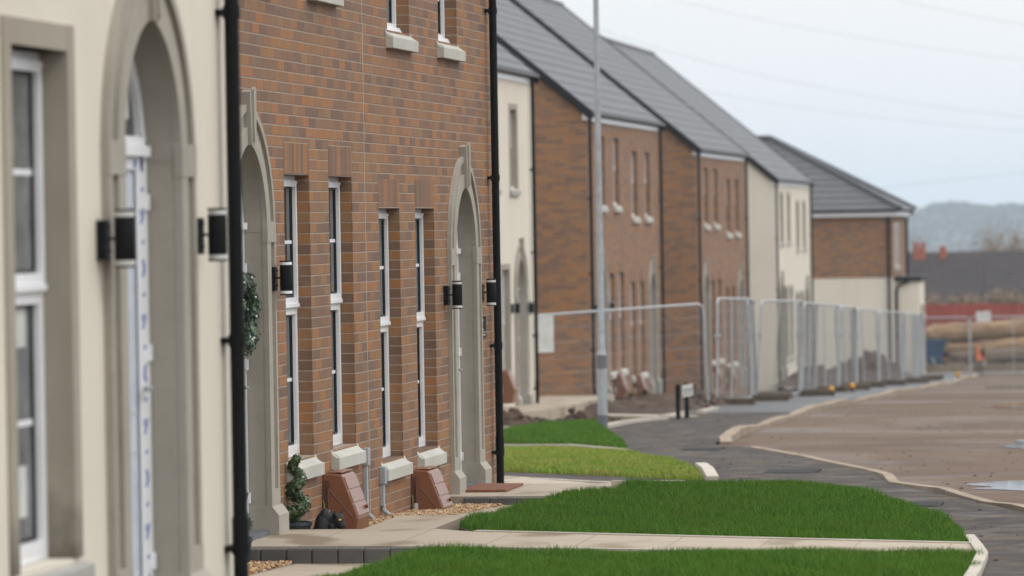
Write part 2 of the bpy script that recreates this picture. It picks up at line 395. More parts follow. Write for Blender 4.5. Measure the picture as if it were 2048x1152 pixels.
slab('forecourt_paving', [(-9.4, 38.6), (-5.2, 38.6), (-5.2, 40.3), (-6.2, 42.9), (-7.4, 45.0), (-9.4, 45.6)], lambda x, y: G(y)+.012, 'paving')

def kerb(name, pts, w, h, label, zo=-.07, d=.3, mat='kerb'):
    m = MB(); n = len(pts); L = []
    for i, p in enumerate(pts):
        a = Vector(pts[max(i-1, 0)]); b = Vector(pts[min(i+1, n-1)]); t = (b-a).normalized(); nn = Vector((-t.y, t.x))
        z = G(p[1])+zo; hh = h(p[1]) if callable(h) else h
        q0 = Vector(p); q1 = q0+nn*w
        L += [(q0.x, q0.y, z-d), (q0.x, q0.y, z+hh-.015), (q0.x+nn.x*.015, q0.y+nn.y*.015, z+hh), (q1.x, q1.y, z+hh), (q1.x, q1.y, z-d)]
    m.add(L, [(i*5+k, (i+1)*5+k, (i+1)*5+k+1, i*5+k+1) for i in range(n-1) for k in range(4)]+[(0, 1, 2, 3, 4), tuple((n-1)*5+k for k in range(5))[::-1]])
    o = m.build(name, mat); return tag(o, label, 'kerb')
def subdiv(pts, st):
    out = []
    for (a, b), (c, d) in zip(pts, pts[1:]):
        k = max(1, int(math.hypot(c-a, d-b)/st))
        out += [(a+(c-a)*i/k, b+(d-b)*i/k) for i in range(k)]
    return out+[pts[-1]]
def kh(y): return .115+.02*math.sin(y*1.3) if y < 44.9 else .10
kerb('kerb', [(x, y) for x, y in subdiv(K1, 1.2)], .115, lambda y: kh(y)*.85, 'long muddy concrete kerb between near dark pavement and brown road')
kerb('kerb', [(x+.03*math.sin(y*.9), y) for x, y in subdiv(K2, 1.0)], .16, lambda y: .095+.025*math.sin(y*.33)+.02*math.sin(y*.9), 'muddy kerb curving along the wet pavement beside the mesh fence')
def edging(name, pts, label, w=.06, h=.03, z=None, mat='conc'):
    m = MB(); n = len(pts); L = []
    for i, p in enumerate(pts):
        a = Vector(pts[max(i-1, 0)]); b = Vector(pts[min(i+1, n-1)]); t = (b-a).normalized(); nn = Vector((-t.y, t.x))*w/2
        zz = (z(p[0], p[1]) if z else G(p[1]))+h
        L += [(p[0]+nn.x, p[1]+nn.y, zz-.2), (p[0]+nn.x, p[1]+nn.y, zz), (p[0]-nn.x, p[1]-nn.y, zz), (p[0]-nn.x, p[1]-nn.y, zz-.2)]
    m.add(L, [(i*4+k, (i+1)*4+k, (i+1)*4+k+1, i*4+k+1) for i in range(n-1) for k in range(3)]+[(0, 1, 2, 3), tuple((n-1)*4+k for k in range(4))[::-1]])
    return tag(m.build(name, mat), label, 'edging')
edging('path_edging', [(-1.36, 22), (-1.44, 25), (-1.52, 27.2), (-1.62, 28.4), (-1.76, 29.9)], 'white concrete edging curving round the corner of the nearest lawn', .07, .04, lambda x, y: G(y)+.0)
edging('path_edging', [(-5.75, 48.3), (-5.45, 46.4), (-5.05, 43.4)], 'white edging strip at the right end of the yellow lawn', .12, .05)
edging('path_edging', [(-12.5, 57.7), (-8.45, 56.7), (-7.4, 54.4)], 'thin pale edging between the yellow lawn and the dark green mound', .07, .04)
edging('path_edging', [(-11.2, 74.9), (-10.2, 73.9), (-9.3, 73.0), (-8.95, 73.4)], 'pale concrete edging strip behind the lamp post', .5, .03)
edging('path_edging', [(-9.35, 66.3), (-9.42, 68.4), (-9.3, 70.6), (-9.1, 71.6)], 'short curved pale edging just right of the lamp post base', .12, .05)
edging('path_edging', [(-9.25, 72.4), (-9.2, 75.3)], 'short pale edging directly left of the street nameplate', .12, .05)
edging('path_edging', [(-9.0, 75.6), (-9.1, 78.8)], 'pale edging between street nameplate and first fence foot', .12, .05)

# front garden of the brick pair
p1 = lambda x, y: float(np.interp(x, [-5.3, -1.6], [-2.08, -2.112]))
slab('doorstep_path', [(-6.45, 28.33), (-5.2, 28.30), (-1.56, 27.78), (-1.66, 28.68), (-5.07, 29.62), (-5.40, 29.9), (-5.40, 31.28), (-5.90, 31.28), (-5.90, 29.9), (-6.45, 29.9)], p1, 'paving', .3)
slab('side_path', [(-5.92, 31.29), (-5.40, 31.29), (-5.46, 36.18), (-6.10, 36.18), (-5.92, 33.5)], lambda x, y: float(np.interp(y, [31.28, 33.5, 36.2], [-2.17, -2.235, -2.325])), 'paving')
slab('lower_path', [(-6.02, 20), (-5.05, 20), (-5.05, 28.26), (-6.02, 28.26)], lambda x, y: float(np.interp(y, [20, 28.25], [-1.97, -2.187])), 'paving')
slab('doorstep_path', [(-6.45, 36.24), (-5.10, 36.24), (-5.05, 37.35), (-5.3, 37.95), (-6.45, 37.95)], lambda x, y: -2.255, 'paving', .3)
edging('path_edging', [(-5.07, 29.65), (-3.4, 29.18), (-1.68, 28.71)], 'pale concrete edging along the far side of the nearest path', .06, .008, p1)
edging('path_edging', [(-5.2, 28.27), (-3.4, 28.01), (-1.58, 27.75)], 'grey topped edging along the near side of the nearest path', .06, .006, p1, 'conc')
edging('path_edging', [(-5.22, 37.45), (-4.6, 37.42)], 'white edging line peeping over the grass of the middle lawn', .07, .03, lambda x, y: -2.235)
def setts(name, x0, x1, y, zt, hgt, n, label):
    root = thing(name, label, 'step edging', ((x0+x1)/2, y, zt-hgt))
    m = MB(); w = (x1-x0)/n
    for i in range(n):
        a = -(x1-x0)/2+i*w; j = random.uniform(-.004, .004)
        m.box(a+.003, a+w-.003, -.055+j, .045, -.05, hgt-.006+random.uniform(-.004, .003))
    m.build('sett_row', 'sett', root, bevel=.009)
    return root
setts('sett_edging', -6.42, -5.05, 28.28, -2.08, .11, 8, 'row of dark grey setts facing the nearest raised doorstep')
setts('sett_edging', -6.28, -4.95, 36.19, -2.255, .075, 6, 'row of grey setts facing the second doorstep with the brown mat')
L1 = [(-5.14, 21.5), (-1.34, 21.5), (-1.42, 25), (-1.50, 27.0), (-1.55, 27.7), (-5.18, 28.2), (-5.16, 27.4)]
L2 = [(-5.36, 29.95), (-5.02, 29.72), (-1.68, 28.78), (-1.95, 31.2), (-2.48, 34.0), (-2.95, 36.0), (-3.35, 37.05), (-3.6, 37.35), (-5.04, 37.35), (-5.06, 36.2), (-5.40, 36.0), (-5.42, 33.6), (-5.38, 31.2)]
L3 = [(-4.95, 37.5), (-3.5, 37.45), (-3.75, 38.2), (-5.0, 38.2)]
gl3 = lambda x, y: -2.30
gl2 = lambda x, y: float(GL(x, y))+.055*min(1, max(0, (-4.5-x)/.7))*min(1, max(0, (32.2-y)/1.2))
L2[0] = (-5.34, 30.55); L2[-1] = (-5.395, 31.27)
for P, zf in ((L1, GL), (L2, gl2), (L3, gl3)):
    slab('lawn_bed', P, lambda x, y: float(zf(x, y))-.015, 'soil', .3)
lawn('lawn', L1, lambda x, y: float(GL(x, y)), 8000, .045, .095, .0023, 'grass', 'dense green lawn nearest the camera along the bottom edge', 1)
lawn('lawn', L2, gl2, 7200, .05, .105, .0023, 'grass', 'large dark green lawn beyond the nearest doorstep path', 2)
lawn('lawn', L3, gl3, 4200, .04, .10, .0035, 'grass', 'narrow strip of lawn beyond the white edging line', 3)
L4 = [(-22, 47.8), (-7.9, 47.55), (-6.4, 45.6), (-5.2, 43.9), (-5.55, 46.4), (-5.85, 48.2), (-6.15, 49.8), (-7.3, 54.1), (-8.4, 56.5), (-22, 57.4)]
slab('lawn_bed', L4, lambda x, y: G(y)-.01, 'soil', .3)
lawn('lawn', L4, lambda x, y: G(y), 2000, .035, .075, .0055, 'ygrass', 'yellowish patchy lawn across the middle distance', 4)
L5 = [(-9.7, 57.6), (-10.5, 64), (-10.6, 69), (-9.5, 66.6), (-9.2, 64.5), (-8.2, 59.5), (-7.5, 55.2), (-8.5, 56.9)]
def mound(x, y):
    c = (-9.3, 62.5); d = ((x-c[0])/1.5)**2+((y-c[1])/6.5)**2
    return G(y)+.06*max(0, 1-d)
slab('lawn_bed', L5, lambda x, y: mound(x, y)-.01, 'soil', .3, step=1)
lawn('lawn', L5, mound, 3200, .05, .11, .007, 'grass', 'dark green grass mound at the foot of the grey lamp post', 5)
# concrete apron before the far cream house and the gable
slab('front_path', [(-12.4, 58), (-9.75, 57.9), (-10.55, 64), (-10.75, 69.3), (-12.4, 70)], lambda x, y: G(y)+.0, 'paving')
slab('front_path', [(-14.4, 69.8), (-11.3, 69.2), (-11.15, 74.7), (-11.9, 86.0), (-15, 86.0)], lambda x, y: G(y)+.16, 'paving', .35)
# driveway bay line of pale setts
for i in range(6):
    a = i/6; b = (i+.9)/6
    edging('bay_marker', [(-7.5+1.55*a, 45.15-2.3*a), (-7.5+1.55*b, 45.15-2.3*b)], 'pale flush sett in the bay line across the driveway', .1, .015)['group'] = 'pale setts marking the driveway bay line'

# gravel beds
def gravel(name, x0, x1, y0, y1, zf, n, label):
    t = [(1, 0, 0), (-1, 0, 0), (0, 1, 0), (0, -1, 0), (0, 0, 1), (0, 0, -1)]
    F = np.array([(0, 2, 4), (2, 1, 4), (1, 3, 4), (3, 0, 4), (2, 0, 5), (1, 2, 5), (3, 1, 5), (0, 3, 5)])
    T = np.array(t, float); V = []; FF = []
    for i in range(n):
        x = rng.uniform(x0, x1); y = rng.uniform(y0, y1); s = rng.uniform(.007, .016)
        a = rng.uniform(0, PI); q = T*np.array([s*rng.uniform(.9, 1.5), s, s*.6])*rng.uniform(.75, 1.25, (6, 1))
        ca, sa = math.cos(a), math.sin(a); q = np.stack([q[:, 0]*ca-q[:, 1]*sa, q[:, 0]*sa+q[:, 1]*ca, q[:, 2]], 1)
        tl = rng.uniform(-.6, .6); q = np.stack([q[:, 0], q[:, 1]*math.cos(tl)-q[:, 2]*math.sin(tl), q[:, 1]*math.sin(tl)+q[:, 2]*math.cos(tl)], 1)
        V.append(q+np.array([x, y, zf(y)+rng.uniform(-.006, .014)])); FF.append(F+6*i)
    o = np_mesh(name, np.concatenate(V), np.concatenate(FF), ['gravel']); return tag(o, label, 'gravel', None, 'stuff')
gz = lambda y: float(np.interp(y, [25, 28.2, 29.9, 33.4, 36.2], [-2.09, -2.18, -2.195, -2.235, -2.325]))
slab('gravel_bed', [(-6.46, 24), (-6.03, 24), (-6.03, 28.2), (-6.46, 28.2)], lambda x, y: gz(y)-.02, 'soil', .2)
slab('gravel_bed', [(-6.46, 29.86), (-5.93, 29.86), (-6.05, 36.2), (-6.46, 36.2)], lambda x, y: gz(y)-.02, 'soil', .2)
gravel('gravel', -6.42, -6.02, 26.5, 28.2, gz, 2400, 'orange tan gravel below the nearest doorstep')
gravel('gravel', -6.44, -5.93, 29.9, 36.15, gz, 11000, 'orange tan gravel bed along the foot of the brick wall')

# ---------------------------------------------------------------- houses
HALF = 5.95
CA = .08
def arch(a, zs, z0, n=14):
    Rr = a+CA; am = math.acos(CA/Rr); pts = [(-a, z0), (-a, zs)]
    for i in range(1, n+1):
        t = am*i/n; pts.append((CA-Rr*math.cos(t), zs+Rr*math.sin(t)))
    return pts+[(-y, z) for y, z in pts[::-1][1:]]
def arch_ring(m, y0, ai, ao, zs, z0, x0, x1):
    I = [(y0+y, z) for y, z in arch(ai, zs, z0)]; O = [(y0+y, z) for y, z in arch(ao, zs, z0)]; n = len(I)
    vs = [(x, y, z) for x in (x0, x1) for L in (I, O) for y, z in L]
    fs = []
    for i in range(n-1):
        a, b, c, d = i, n+i, 2*n+i, 3*n+i
        fs += [(c, d, d+1, c+1), (a, c, c+1, a+1), (b+1, d+1, d, b), (a, a+1, b+1, b)]
    for i in (0, n-1): fs.append((i, n+i, 3*n+i, 2*n+i))
    m.add(vs, fs)
def rect(y0, y1, z0, z1): return [(y0, z0), (y1, z0), (y1, z1), (y0, z1)]
LOW = [(-2.90, -2.04, 0), (-1.35, -.49, 0), (.55, 1.41, 1), (2.09, 2.95, 1)]
UPP = [(-4.19, -3.29, 0), (-1.95, -1.05, 0), (1.03, 1.97, 1), (3.29, 4.19, 1)]
STEP = .232
DOORS = [(-4.12, 2.286, .222), (4.30, 2.042, .045)]
def openings(kind='brick'):
    out = []; e = .0 if kind == 'brick' else .13
    for y0, y1, s in LOW: out.append((y0-e*(1-s), y1+e*s, .676-STEP*s*.84-e*.3, 2.662-STEP*s, 'low'))
    for y0, y1, s in UPP: out.append((y0, y1, 4.05-STEP*s, 5.42-STEP*s, 'up'))
    return out
DEPTH = 9.8; EAVE = 5.90; TAN = .824; ZB = -1.0
def make_wall(mat):
    m = MB(); b = bmesh.new(); loops = [rect(-HALF, HALF, ZB, EAVE)]
    for y0, y1, z0, z1, k in openings(mat): loops.append(rect(y0, y1, z0, z1))
    for yd, zs, zf in DOORS: loops.append([(yd+y, z) for y, z in arch(.62, zs, zf-.25)])
    for L in loops:
        vs = [b.verts.new((0, y, z)) for y, z in L]
        for i in range(len(vs)): b.edges.new((vs[i], vs[(i+1) % len(vs)]))
    bmesh.ops.triangle_fill(b, use_beauty=True, use_dissolve=False, edges=b.edges[:])
    b.verts.index_update(); b.normal_update()
    m.add([v.co[:] for v in b.verts], [tuple(v.index for v in (f.verts if f.normal.x > 0 else reversed(f.verts))) for f in b.faces]); b.free()
    for L in loops[1:]:
        n = len(L)
        m.add([(0, y, z) for y, z in L]+[(-.17, y, z) for y, z in L], [(i, n+i, n+(i+1) % n, (i+1) % n) for i in range(n)])
    for s in (-1, 1):
        P = [(0, s*HALF, ZB), (0, s*HALF, EAVE), (-DEPTH/2, s*HALF, EAVE+DEPTH/2*TAN), (-DEPTH, s*HALF, EAVE), (-DEPTH, s*HALF, ZB)]
        m.add(P, [tuple(range(5)) if s > 0 else tuple(range(5))[::-1]])
    m.add([(-DEPTH, -HALF, ZB), (-DEPTH, HALF, ZB), (-DEPTH, HALF, EAVE), (-DEPTH, -HALF, EAVE)], [(3, 2, 1, 0)])
    return m
def frame_rect(m, y0, y1, z0, z1, w, x0, x1):
    m.box(x0, x1, y0, y0+w, z0, z1); m.box(x0, x1, y1-w, y1, z0, z1)
    m.box(x0, x1, y0+w, y1-w, z1-w, z1); m.box(x0, x1, y0+w, y1-w, z0, z0+w)
def make_window(root, y0, y1, z0, z1, kind, glass, brick, inset=0):
    y0 += inset; y1 -= inset
    f = MB(); zt = z0+(z1-z0)*.535
    f.m = 0
    frame_rect(f, y0+.003, y1-.003, z0+.003, z1-.003, .04, -.165, -.102)          # outer frame
    f.box(-.17, -.092, y0+.036, y1-.036, zt-.02, zt+.02)                             # transom
    f.prism([(-.12, zt+.018), (-.076, zt+.018), (-.076, zt-.008), (-.092, zt-.018), (-.12, zt-.018)], y0+.035, y1-.035)
    f.prism([(-.13, z1-.036), (-.080, z1-.042), (-.080, z1-.058), (-.13, z1-.058)], y0+.03, y1-.03)  # trickle vent hood
    if kind == 'up': f.prism([(-.13, z0+.05), (-.075, z0+.05), (-.055, z0+.012), (-.055, z0+.002), (-.13, z0+.002)], y0+.006, y1-.006)
    for a, b2, proud in ((zt+.018, z1-.038, -.084), (z0+.038, zt-.018, -.099)):
        f.m = 0; frame_rect(f, y0+.038, y1-.038, a, b2, .042, -.16, proud)
        f.m = 1; frame_rect(f, y0+.079, y1-.079, a+.041, b2-.041, .016, -.158, proud-.024)
        f.m = 0
        zc = (a+b2)/2; f.box(-.146, proud-.030, y0+.095, y1-.095, zc-.012, zc+.012)
    w = f.build('window', ['white', 'gasket'], root)
    g = MB(); g.box(-.15, -.118, y0+.085, y1-.085, zt+.05, z1-.07); g.box(-.15, -.133, y0+.085, y1-.085, z0+.07, zt-.05)
    g.build('pane', glass, w)
    if brick:
        s = MB(); y0 -= .075; y1 += .075; zb = z0-.145
        s.prism([(-.16, zb), (.062, zb), (.062, zb+.088), (-.0, zb+.128), (-.105, zb+.145), (-.16, zb+.145)], y0+.05, y1-.05)
        for a, b2 in ((y0, y0+.0499), (y1-.0499, y1)):
            q = [(-.10, zb), (.062, zb), (.062, zb+.088)]+[(.062-.060*math.sin(t*PI/10), zb+.145-.057*math.cos(t*PI/10)) for t in range(5, -1, -1)][0:0]
            q += [(.062-.062*math.sin(t), zb+.150-.062*math.cos(t)) for t in (.35, .75, 1.1, 1.4)]+[(-.004, zb+.158), (-.10, zb+.158)]
            s.prism(q, a, b2)
        s.build('sill', 'sill', w, bevel=.004)
    return w
CACHE = {}
def house(name, label, loc, rz, kind, leafs):
    root = thing(name, label, 'house', loc, rz, None)
    if kind in CACHE:
        for ch in list(CACHE[kind].children):
            if not ch.name.startswith('door') or ch.name.startswith('door_surround'): copy_tree(ch, root)
    else:
        CACHE[kind] = root; brick = kind == 'brick'
        make_wall(kind).build('wall', kind, root)
        for y0, y1, z0, z1, k in openings(kind):
            w = make_window(root, y0, y1, z0, z1, k, 'glass' if brick else 'greyglass', brick, 0 if brick else .085)
            if brick:
                m = MB(); m.box(-.10, .0012, y0, y1, z1+.0005, z1+.2255); m.build('lintel', 'soldier', w)
                m = MB(); m.box(-.09, -.002, y0+.001, y1-.001, z1-.002, z1+.003); m.build('lintel_plate', 'dgrey', w)
            else:
                ya, yb = y0, y1; m = MB()
                m.box(-.115, .014, ya-.02, ya+.085, z0-.0, z1+.105); m.box(-.115, .014, yb-.085, yb+.02, z0, z1+.105)
                m.box(-.115, .0115, ya+.085, yb-.085, z1, z1+.105)
                m.box(-.115, -.109, ya, ya+.004, z0, z1)
                m.build('stone_surround', 'stained', w, bevel=.004)
                m = MB(); m.prism([(-.16, z0-.12), (.05, z0-.12), (.05, z0-.03), (-.115, z0+.004), (-.16, z0+.004)], ya-.06, yb+.06)
                m.build('sill', 'greysill', w, bevel=.004)
        for i, (yd, zs, zf) in enumerate(DOORS):
            m = MB()
            arch_ring(m, yd, .50, .76, zs, zf, -.125, .012)
            arch_ring(m, yd, .497, .61, zs, zf, .0, .036)
            arch_ring(m, yd, .715, .763, zs, zf, .0, .036)
            for s in (-1, 1):
                a, b2 = sorted((s*.494, s*.766)); m.box(.0, .0385, yd+a, yd+b2, zs-.09, zs+.05)
                m.box(.0, .0385, yd+a, yd+b2, zf+.15, zf+.30)
                m.box(-.124, -.0, yd+s*.4985-.0006, yd+s*.4985+.0006, zs-.022, zs-.018)
                a, b2 = sorted((s*.485, s*.81))
                m.prism([(-.128, zf-.3), (.085, zf-.3), (.085, zf+.13), (.040, zf+.19), (-.128, zf+.19)], yd+a, yd+b2)
            zi = zs+math.sqrt(.58**2-CA**2); zo = zs+math.sqrt(.84**2-CA**2)
            k = [(-.05, zi-.015), (.05, zi-.015), (.085, zo+.075), (.0, zo+.09), (-.085, zo+.075)]
            m.prism([(yd+y, z) for y, z in k], .0, .062, 'x')
            m.prism([(yd+y*.45, z+.02) for y, z in k[:4]]+[(yd+k[4][0]*.45, k[4][1]+.015)], .058, .078, 'x')
            m.build('door_surround', 'stone', root, bevel=.006)
        # roof with real courses of tiles
        m = MB(); n = 19; x = .13; zz = EAVE+.03-.13*TAN; run = (DEPTH/2+.13)/n; prof = []
        for i in range(n):
            xa = x-run*i; za = zz+run*i*TAN; prof += [(xa+.02, za-.012), (xa+.02, za+.024), (xa-run+.0205, za+run*TAN+.004)]
        top = (-DEPTH/2, zz+(DEPTH/2+.13)*TAN+.02); left = [(-DEPTH-px, pz) for px, pz in prof[::-1]]
        poly = prof+[top]+left+[(-DEPTH-.1, zz-.02), (-DEPTH/2, top[1]-.13), (.1, zz-.03)]
        vs = [(px, -HALF-.06, pz) for px, pz in poly]+[(px, HALF+.06, pz) for px, pz in poly]; k = len(poly)
        m.add(vs, [(i, k+i, k+(i+1) % k, (i+1) % k) for i in range(k)])
        rf = m.build('roof', 'roof', root)
        m = MB(); m.tube([(-DEPTH/2, -HALF-.07, top[1]-.03), (-DEPTH/2, HALF+.07, top[1]-.03)], .11, 10); m.build('ridge', 'roof', rf, smooth=True)
        for s in (-1, 1):
            m = MB()
            for sg in (0, 1):
                q = [(.14, zz-.05), (.14, zz+.05), (-DEPTH/2, top[1]+.05), (-DEPTH/2, top[1]-.15), (.12, zz-.14)]
                if sg: q = [(-DEPTH-a, b2) for a, b2 in q]
                a, b2 = sorted((s*(HALF+.03), s*(HALF+.10))); m.prism(q, a, b2)
            m.build('verge', 'verge', rf)
        m = MB(); m.box(.0, .024, -HALF, HALF, EAVE-.21, EAVE-.02)
        for s in (-1, 1):
            a, b2 = sorted((s*(HALF-.02), s*(HALF+.035))); m.box(-.07, .026, a, b2, EAVE-.20, EAVE-.02)
        m.build('fascia', 'white', root)
        m = MB(); m.tube([(.085, -HALF-.03, EAVE-.06), (.085, HALF+.03, EAVE-.06)], .055, 10); m.build('gutter', 'black', root, smooth=True)
        for s in (-1, 1):
            m = MB(); yp = HALF-.265 if s > 0 else -HALF+.05; m.tube([(.065, yp, -.9), (.065, yp, EAVE-.08)], .0335, 14)
            d = m.build('drainpipe', 'black', root, smooth=True)
            for zc in (1.22, 2.70, 4.17, .28):
                m = MB(); m.tube([(.065, yp, zc-.028), (.065, yp, zc+.028)], .040, 14); m.box(.0, .05, yp-.055, yp+.055, zc-.014, zc+.014)
                if zc < 1: m.tube([(.065, yp, .28), (.065, yp, .42)], .0385, 14)
                m.build('pipe_clip', 'black', d, smooth=True)
    for i, (yd, zs, zf) in enumerate(DOORS):
        leaf = leafs[i]
        f = MB(); arch_ring(f, yd, .435, .494, zs, zf, -.20, -.122); f.box(-.20, -.095, yd-.47, yd+.47, zs+.0, zs+.045); f.box(-.20, -.115, yd-.44, yd+.44, zs+.045, zs+.085)
        d = f.build('door', 'white', root)
        f = MB(); f.prism([(yd+y, z) for y, z in arch(.43, zs, zs+.08)][1:-1], -.165, -.155, 'x'); f.build('fanlight', 'glass', d)
        f = MB(); f.box(-.195, -.132, yd-.433, yd+.433, zf+.03, zs-.0)
        for zc0, zc1 in ((zf+.2, zf+.75), (zf+.9, zs-.2)): frame_rect(f, yd-.27, yd+.27, zc0, zc1, .02, -.14, -.1275)
        f.build('door_leaf', leaf, d)
        f = MB(); f.tube([(-.13, yd+.37, zf+1.0), (-.085, yd+.37, zf+1.0), (-.085, yd+.26, zf+1.0)], .010, 8); f.box(-.132, -.121, yd+.35, yd+.39, zf+.9, zf+1.12)
        f.build('handle', 'steel', d)
        for zc in (zf+.25, zf+1.15, zf+1.8):
            f = MB(); f.box(-.125, -.106, yd+.455, yd+.485, zc-.035, zc+.035); f.build('hinge', 'white', d)
        f = MB(); f.box(-.2, .02, yd-.48, yd+.48, zf-.28, zf+.03); f.build('threshold', 'dgrey', d)
        if leaf == 'film':
            f = MB(); f.m = 0; f.box(-.124, -.1195, yd+.30, yd+.492, zf+.1, zs-.06); f.box(-.1225, -.1195, yd-.492, yd-.30, zf+.1, zs-.06)
            f.box(-.124, -.1195, yd-.49, yd+.49, zs-.058, zs-.004)
            f.m = 1
            for j in range(18):
                zc = zf+.16+j*.113; kd = (0, 1, 3, 1)[j % 4]; yy = yd+.40
                if kd == 0:
                    sg = 1 if j % 8 else -1
                    q = [(yy+sg*(.052*math.cos(t)-.02), zc+.040*math.sin(t)) for t in np.linspace(-1.7, 1.7, 9)]+[(yy+sg*(.012*math.cos(t)-.02), zc+.022*math.sin(t)) for t in np.linspace(1.7, -1.7, 9)]
                    f.prism(q if sg > 0 else q[::-1], -.1195, -.1185, 'x')
                elif kd == 1: f.prism([(yy-.022, zc-.010), (yy+.02, zc-.007), (yy+.022, zc+.010), (yy-.015, zc+.008)], -.1195, -.1185, 'x')
                else:
                    f.prism([(yy-.045, zc-.035), (yy-.012, zc-.035), (yy+.045, zc+.028), (yy+.012, zc+.03)], -.1195, -.1185, 'x')
                    f.prism([(yy-.045, zc+.03), (yy-.016, zc+.03), (yy-.024, zc-.0), (yy-.045, zc-.0)], -.1195, -.1185, 'x')
            for q in (-.25, -.08, .1, .28, .40): f.prism([(yd+q-.03, zs-.05), (yd+q+.02, zs-.05), (yd+q+.03, zs-.015), (yd+q-.02, zs-.015)], -.1195, -.1185, 'x')
            f.build('protective_tape', ['tape', 'blue_ink'], d)
            f = MB(); f.box(-.154, -.151, yd+.16, yd+.31, zs+.16, zs+.36); f.build('sticker', 'paper', d)
    return root
AL = -.0121132
def W2(x, y): return (x*math.cos(AL)+y*math.sin(AL), -x*math.sin(AL)+y*math.cos(AL))
def farloc(x, y, dz): a, b = W2(x, y); return (a, b, -2.3+dz)
FX = -11.32
HA = house('semi_detached_house', 'cream rendered house nearest the camera with stone framed window and arched doorway', (-4.5, 13.95, -2.3+.57), 0, 'render', ['film', 'film'])
HB = house('semi_detached_house', 'brown brick house with four tall white ground floor windows between two arched stone doorways', (-6.45, 33.0, -2.3), 0, 'brick', ['darkdoor', 'darkdoor'])
HC = house('semi_detached_house', 'cream rendered house mostly hidden behind the black downpipe of the nearest brick house', farloc(FX, 72.45, -.93), -AL, 'render', ['film', 'film'])
HD = house('semi_detached_house', 'brick house whose blank brick gable and roof rise directly behind the grey lamp post', farloc(FX, 92.15, -1.42), -AL, 'brick', ['darkdoor', 'darkdoor'])
HE = house('semi_detached_house', 'farther brick house whose narrow gable stands just right of the street nameplate', farloc(FX, 112.1, -1.86), -AL, 'brick', ['darkdoor', 'darkdoor'])
HF = house('semi_detached_house', 'far cream rendered house with four narrow dark upper windows behind the mesh fence', farloc(FX, 133.1, -2.44), -AL, 'render', ['darkdoor', 'darkdoor'])
for h_, k_ in ((HC, 1.02), (HD, 1.035), (HE, 1.035), (HF, 1.05)): h_.scale.y = k_
# expansion joint between the two brick halves, stickers on the near windows
m = MB(); m.box(-.001, .0035, -.006, .006, .1, EAVE-.2); m.build('movement_joint', 'conc', HB)
for y0, z0, z1 in ((2.60, .62, .82), (2.62, 1.28, 1.45), (2.60, 1.66, 1.80)):
    m = MB(); m.box(-.1325, -.130, y0, y0+.2, z0, z1); m.build('window_sticker', 'paper', HA)

# hipped end house
def end_house():
    x, y = W2(-9.43, 150.0); t = thing('end_house', 'hipped roof end house of brown brick above cream render with a small flat roofed porch', 'house', (x, y, -5.6), -AL)
    w, d = 9.6, 7.4; zi = 3.55; ze = 5.62
    m = MB(); m.box(-w, 0, 0, d, -.6, zi); m.build('ground_floor_wall', 'render', t)
    m = MB(); m.box(-w-.01, .01, -.01, d+.01, zi, ze); m.build('upper_wall', 'brick', t)
    m = MB(); m.box(-w-.2, .2, -.2, d+.2, ze, ze+.17); m.build('fascia', 'white', t)
    m = MB(); m.box(-w-.28, .28, -.28, d+.28, ze+.14, ze+.23); m.build('gutter', 'black', t)
    e = .34; z0 = ze+.21; rise = 2.52; r0 = (-w+4.4, d/2, z0+rise); r1 = (-4.38, d/2, z0+rise)
    m = MB(); c = [(-w-e, -e, z0), (e, -e, z0), (e, d+e, z0), (-w-e, d+e, z0)]
    n = 12
    def strip(a, b, ta, tb):
        for i in range(n):
            f0, f1 = i/n, (i+1)/n
            L = lambda p, q, f: Vector(p).lerp(Vector(q), f)
            up = Vector((0, 0, .03))
            q = [L(a, ta, f0)+up, L(b, tb, f0)+up, L(b, tb, f1), L(a, ta, f1)]
            m.add(q, [(0, 1, 2, 3)]); m.add([q[0]-up, q[1]-up, q[1], q[0]], [(0, 1, 2, 3)])
    strip(c[0], c[1], r0, r1); strip(c[1], c[2], r1, r1); strip(c[2], c[3], r1, r0); strip(c[3], c[0], r0, r0)
    m.add(c, [(3, 2, 1, 0)])
    rf = m.build('roof', 'roof', t)
    for k, (a, b) in enumerate(((c[1], r1), (c[2], r1), (r0, r1))):
        m = MB(); up = Vector((0, 0, .05)); m.tube([Vector(a)+up, Vector(b)+up], .09, 8); m.build('hip_tile', 'roof', rf, smooth=True)
    for i, yy in enumerate((1.0, 2.6)):
        m = MB(); frame_rect(m, yy, yy+.6, zi+.35, ze-.25, .07, .012, .03); f = m.build('window', 'white', t)
        m = MB(); m.box(.012, .02, yy+.07, yy+.53, zi+.42, ze-.32); m.build('pane', 'glass', f)
        m = MB(); m.box(.012, .09, yy-.08, yy+.68, zi+.22, zi+.35); m.build('sill', 'sill', f)
    m = MB(); m.tube([(-.12, -.06, -.3), (-.12, -.06, ze)], .05, 10); m.build('drainpipe', 'black', t, smooth=True)
    m = MB(); m.tube([(.06, d-.1, -.3), (.06, d-.1, ze-.1), (.3, d+.05, ze+.16)], .05, 10); m.build('drainpipe', 'black', t, smooth=True)
    # porch
    m = MB(); m.box(.0, .86, .5, 3.6, -.6, 3.42); p = m.build('porch', 'render', t)
    m = MB(); m.box(-.02, .95, .42, 3.68, 3.42, 3.56); m.build('porch_roof', 'verge', p)
    m = MB(); m.tube([(.55, .42, 3.44), (.16, .42, 3.28), (.10, .42, 3.1), (.10, .42, -.2)], .045, 8); m.build('porch_pipe', 'black', p, smooth=True)
    m = MB(); m.box(.865, .93, 1.2, 2.2, .3, 2.6); m.build('porch_door', 'stone', p)
    m = MB(); m.box(.865, 1.0, .75, .9, 1.9, 2.15); m.build('porch_lamp', 'black', p)
    return t
end_house()

